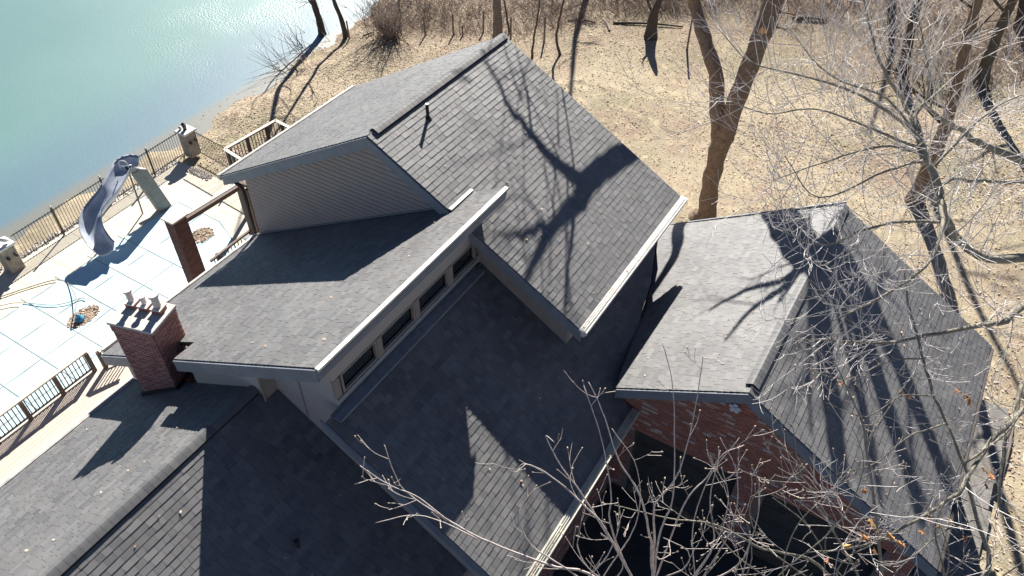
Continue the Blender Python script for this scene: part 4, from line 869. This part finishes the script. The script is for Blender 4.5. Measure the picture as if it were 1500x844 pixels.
for (x, y) in LEAFPX:
    i = min(range(len(tips)), key=lambda k: (tpx[k][0]-x)**2+(tpx[k][1]-y)**2); c = tips[i]
    b = MB(); s = R.uniform(.05,.085); a = R.uniform(0,6.28); u = np.array([math.cos(a), math.sin(a), R.uniform(-.6,.3)]); v = np.cross(u, (R.uniform(-.4,.4), R.uniform(-.4,.4), 1)); v /= np.linalg.norm(v)
    w_ = np.cross(u, v)*.35
    ring = [c, c+s*(.4*u+.45*v)+w_*s, c+s*(.7*u+.3*v), c+s*(1.3*u+.6*v)+w_*s, c+s*(1.2*u+.15*v), c+s*1.8*u-w_*s*.5, c+s*(1.2*u-.2*v), c+s*(1.2*u-.65*v)+w_*s, c+s*(.7*u-.25*v), c+s*(.4*u-.5*v)+w_*s]
    rn = R.random()
    for k in range(1, 9): b.face([ring[0], ring[k], ring[k+1]], rn)
    build('dead_leaf', b, M['rustleaf'], tB)
# ------------------------------------------------------------------ old wire-fence posts, logs
FP = [((623,53),26), ((664,52),28), ((708,48),29), ((748,57),29), ((797,62),34), ((842,50),22), ((678,53),14), ((1006,73),46), ((512,57),24), ((570,55),20)]
WH = ['nearest the lakeside brush, third from the left', 'between the brush and the thick trunk', 'just left of the thick straight trunk', 'just right of the thick straight trunk', 'between the two thin saplings', 'by the fallen rail right of the saplings', 'short stub between two taller posts', 'dark and tall, on the lawn edge left of the fork', 'beside the lakeside trees', 'at the foot of the lakeside brush']
for i, ((x, y), h) in enumerate(FP):
    g = gpix(x, y); d = proj(g)[2]; H = h/F_PX*d/math.cos(math.radians(28)); b = MB(); ln = R.uniform(-.06,.06)
    b.tube([g+[0,0,-.2], g+[ln*.5,0,H*.5], g+[ln,0,H], g+[ln,0,H+.02]], [.055,.05,.045,.02], 7); single('fence_post', 'weathered wooden fence post '+WH[i], 'post', b, M['wood'], tuple(g), 'old wire fence posts along the lawn', smooth=True)
for (a, c, r, lb) in (((832,32),(872,36),.06,'grey fallen rail beside the saplings'), ((898,36),(1000,42),.06,'dark log in front of the far dark trunk'), ((1160,30),(1210,32),.1,'dark fallen log at the woodland edge above the lawn'), ((532,55),(548,50),.05,'short pale log by the lakeside trees'), ((893,48),(880,30),.04,'pale leaning stick near the dark log'), ((1466,700),(1482,600),.05,'long pale stick on the ground at the right edge')):
    p, q = gpix(*a), gpix(*c); b = MB(); b.tube(crom([p+[0,0,.08], (p+q)/2+np.array([.05,.1,.14]), q+[0,0,.1]], 4), [r*1.0,r*1.1,r,r*.95,r*.9,r*.9,r*.8,r*.75,r*.6], 8); single('fallen_log', lb, 'log', b, M['wood'] if 'pale' in lb or 'grey' in lb else M['barkd'], tuple(p), smooth=True)
# ------------------------------------------------------------------ undergrowth and leaf litter
b = MB(); R = random.Random(77)
def stem(b, p, h, r, lean=.85):
    d = np.array([R.gauss(0,lean), R.gauss(0,lean), 1.]); pts = [p]; n = 4
    for i in range(n): d = d+np.array([R.gauss(0,.25), R.gauss(0,.25), 0]); pts.append(pts[-1]+d/np.linalg.norm(d)*h/n)
    b.tube(pts, [r, r*.85, r*.7, r*.5, r*.25], 3, R.random(), False)
    for k in range(3):
        i = R.randint(1, 3); e = np.array([R.gauss(0,.8), R.gauss(0,.8), .5]); q = pts[i]; b.tube([q, q+e*h*.14, q+e*h*.25+np.array([0,0,h*.04])], [r*.5, r*.35, r*.15], 3, R.random(), False)
for i in range(8000):
    x = R.uniform(490, 1560); lim = 42+18*math.sin(x*.011)+(95*sstep(1230,1380,x)); y = -70+(lim+70)*R.random()**.8
    if 1050 < x < 1300 and y > 20 and R.random() < .7: continue
    g = gpix(x, y)
    if g[0] < shore(g[1])+.4: continue
    stem(b, g, R.uniform(.3,1.2)+1.4*max(0, math.sin(g[0]*.8+2*math.sin(g[1]*.5)))*R.random(), R.uniform(.006,.016))
for i in range(160):
    c = (570+R.gauss(0,9), 55+R.gauss(0,4)); g = gpix(*c)
    if g[0] > shore(g[1])+.2: stem(b, g, R.uniform(1.2,3.2), R.uniform(.010,.022), .5)
build('undergrowth', b, M['brush'], None, True, kind='stuff')
sb = MB()
for i in range(70):
    c = (430+R.gauss(0,22), 85+R.gauss(0,16)); g = gpix(*c)
    d = g[0]-shore(g[1])
    if -1.5 < d < 1.2: g[2] = max(g[2], -.85); 
    else: continue
    e = np.array([R.uniform(-1,-.2), R.uniform(-.6,.6), R.uniform(.3,.9)]); L = R.uniform(.8,2.2)
    sb.tube([g, g+e*L*.5, g+e*L+np.array([0,0,.2])], [.02,.014,.005], 3, R.random(), False)
build('shore_brush', sb, M['brush'], None, kind='stuff')
b = MB(); cnt = 0; R = random.Random(99)
while cnt < 90000:
    x = R.uniform(300, 1530); y = R.uniform(-60, 844) if R.random() < .35 else R.uniform(-60, 330); r = ray(x, y)
    g = O+r*((2.1-CAMZ)/r[2]) if True else None
    gx, gy = g[0]+R.uniform(-.3,.3), g[1]+R.uniform(-.3,.3)
    sx_ = shore(gy)
    if R.random() < .32: gx = R.uniform(sx_+.2, -16); gy = R.uniform(17.5, 45)
    z = ground(gx, gy); cnt += 1
    if gx < sx_+.15 or (gy < 17.6 and gx < -5) or (gx < 3.4 and gy < 18): continue
    dens = .5+.5*math.sin(gx*.45+1.3*math.sin(gy*.3))*math.sin(gy*.37+gx*.11)+.25*math.sin(gx*1.9+gy*.8)*math.sin(gy*2.3-gx)
    far = sstep(26, 36, gy)*.5+(.5 if gx < -20 else 0)+(.4 if gx > 2 else 0)
    if R.random() > .16+.55*dens*dens+far: continue
    leafquad(b, np.array([gx, gy, z+.02]), R.uniform(.03,.065), R, .8)
build('leaf_litter', b, M['leaf'], None, kind='stuff')
# straw-like grass tufts
b = MB()
for i in range(26000):
    gx = R.uniform(-27, 14); gy = R.uniform(18.2, 42)
    if gx < shore(gy)+.5: continue
    z = ground(gx, gy); h = R.uniform(.05,.12); a = R.uniform(0,6.28); u = np.array([math.cos(a), math.sin(a), 0])*.012; t_ = np.array([R.gauss(0,.6), R.gauss(0,.6), .7])*h
    p = np.array([gx, gy, z]); b.face([p-u, p+u, p+t_], .35+.6*R.random())
build('dry_grass', b, M['leaf'], None, kind='stuff')
b = MB(); R = random.Random(8)
for zf, x0, x1, y0, y1, n in ((zC,-7.4,-3.7,6.2,11,22), (zE0,-14.6,-10.2,0,5.8,12), (zB,-15,-7.8,6,11,10), (zD0,-3.8,-1.5,11.3,14.5,16), (zD1,-1,3.1,11.3,17.9,40), (zE1,-9.6,-5.5,2,6.2,16), (zA1,-10,-5.2,11.2,16.5,18)):
    for i in range(n):
        x = R.uniform(x0, x1); y = R.uniform(y0, y1); leafquad(b, np.array([x, y, zf(x)+.03]), R.uniform(.025,.045), R, .5)
for i in range(46): leafquad(b, np.array([-3.66+R.uniform(.0,.18), R.uniform(6,11.2), 5.665]), R.uniform(.02,.04), R, .4)
for i in range(30): leafquad(b, np.array([-5.06+R.uniform(.0,.18), R.uniform(11,16.6), 7.835]), R.uniform(.02,.04), R, .4)
build('roof_leaves', b, M['leaf'], house, kind='stuff')
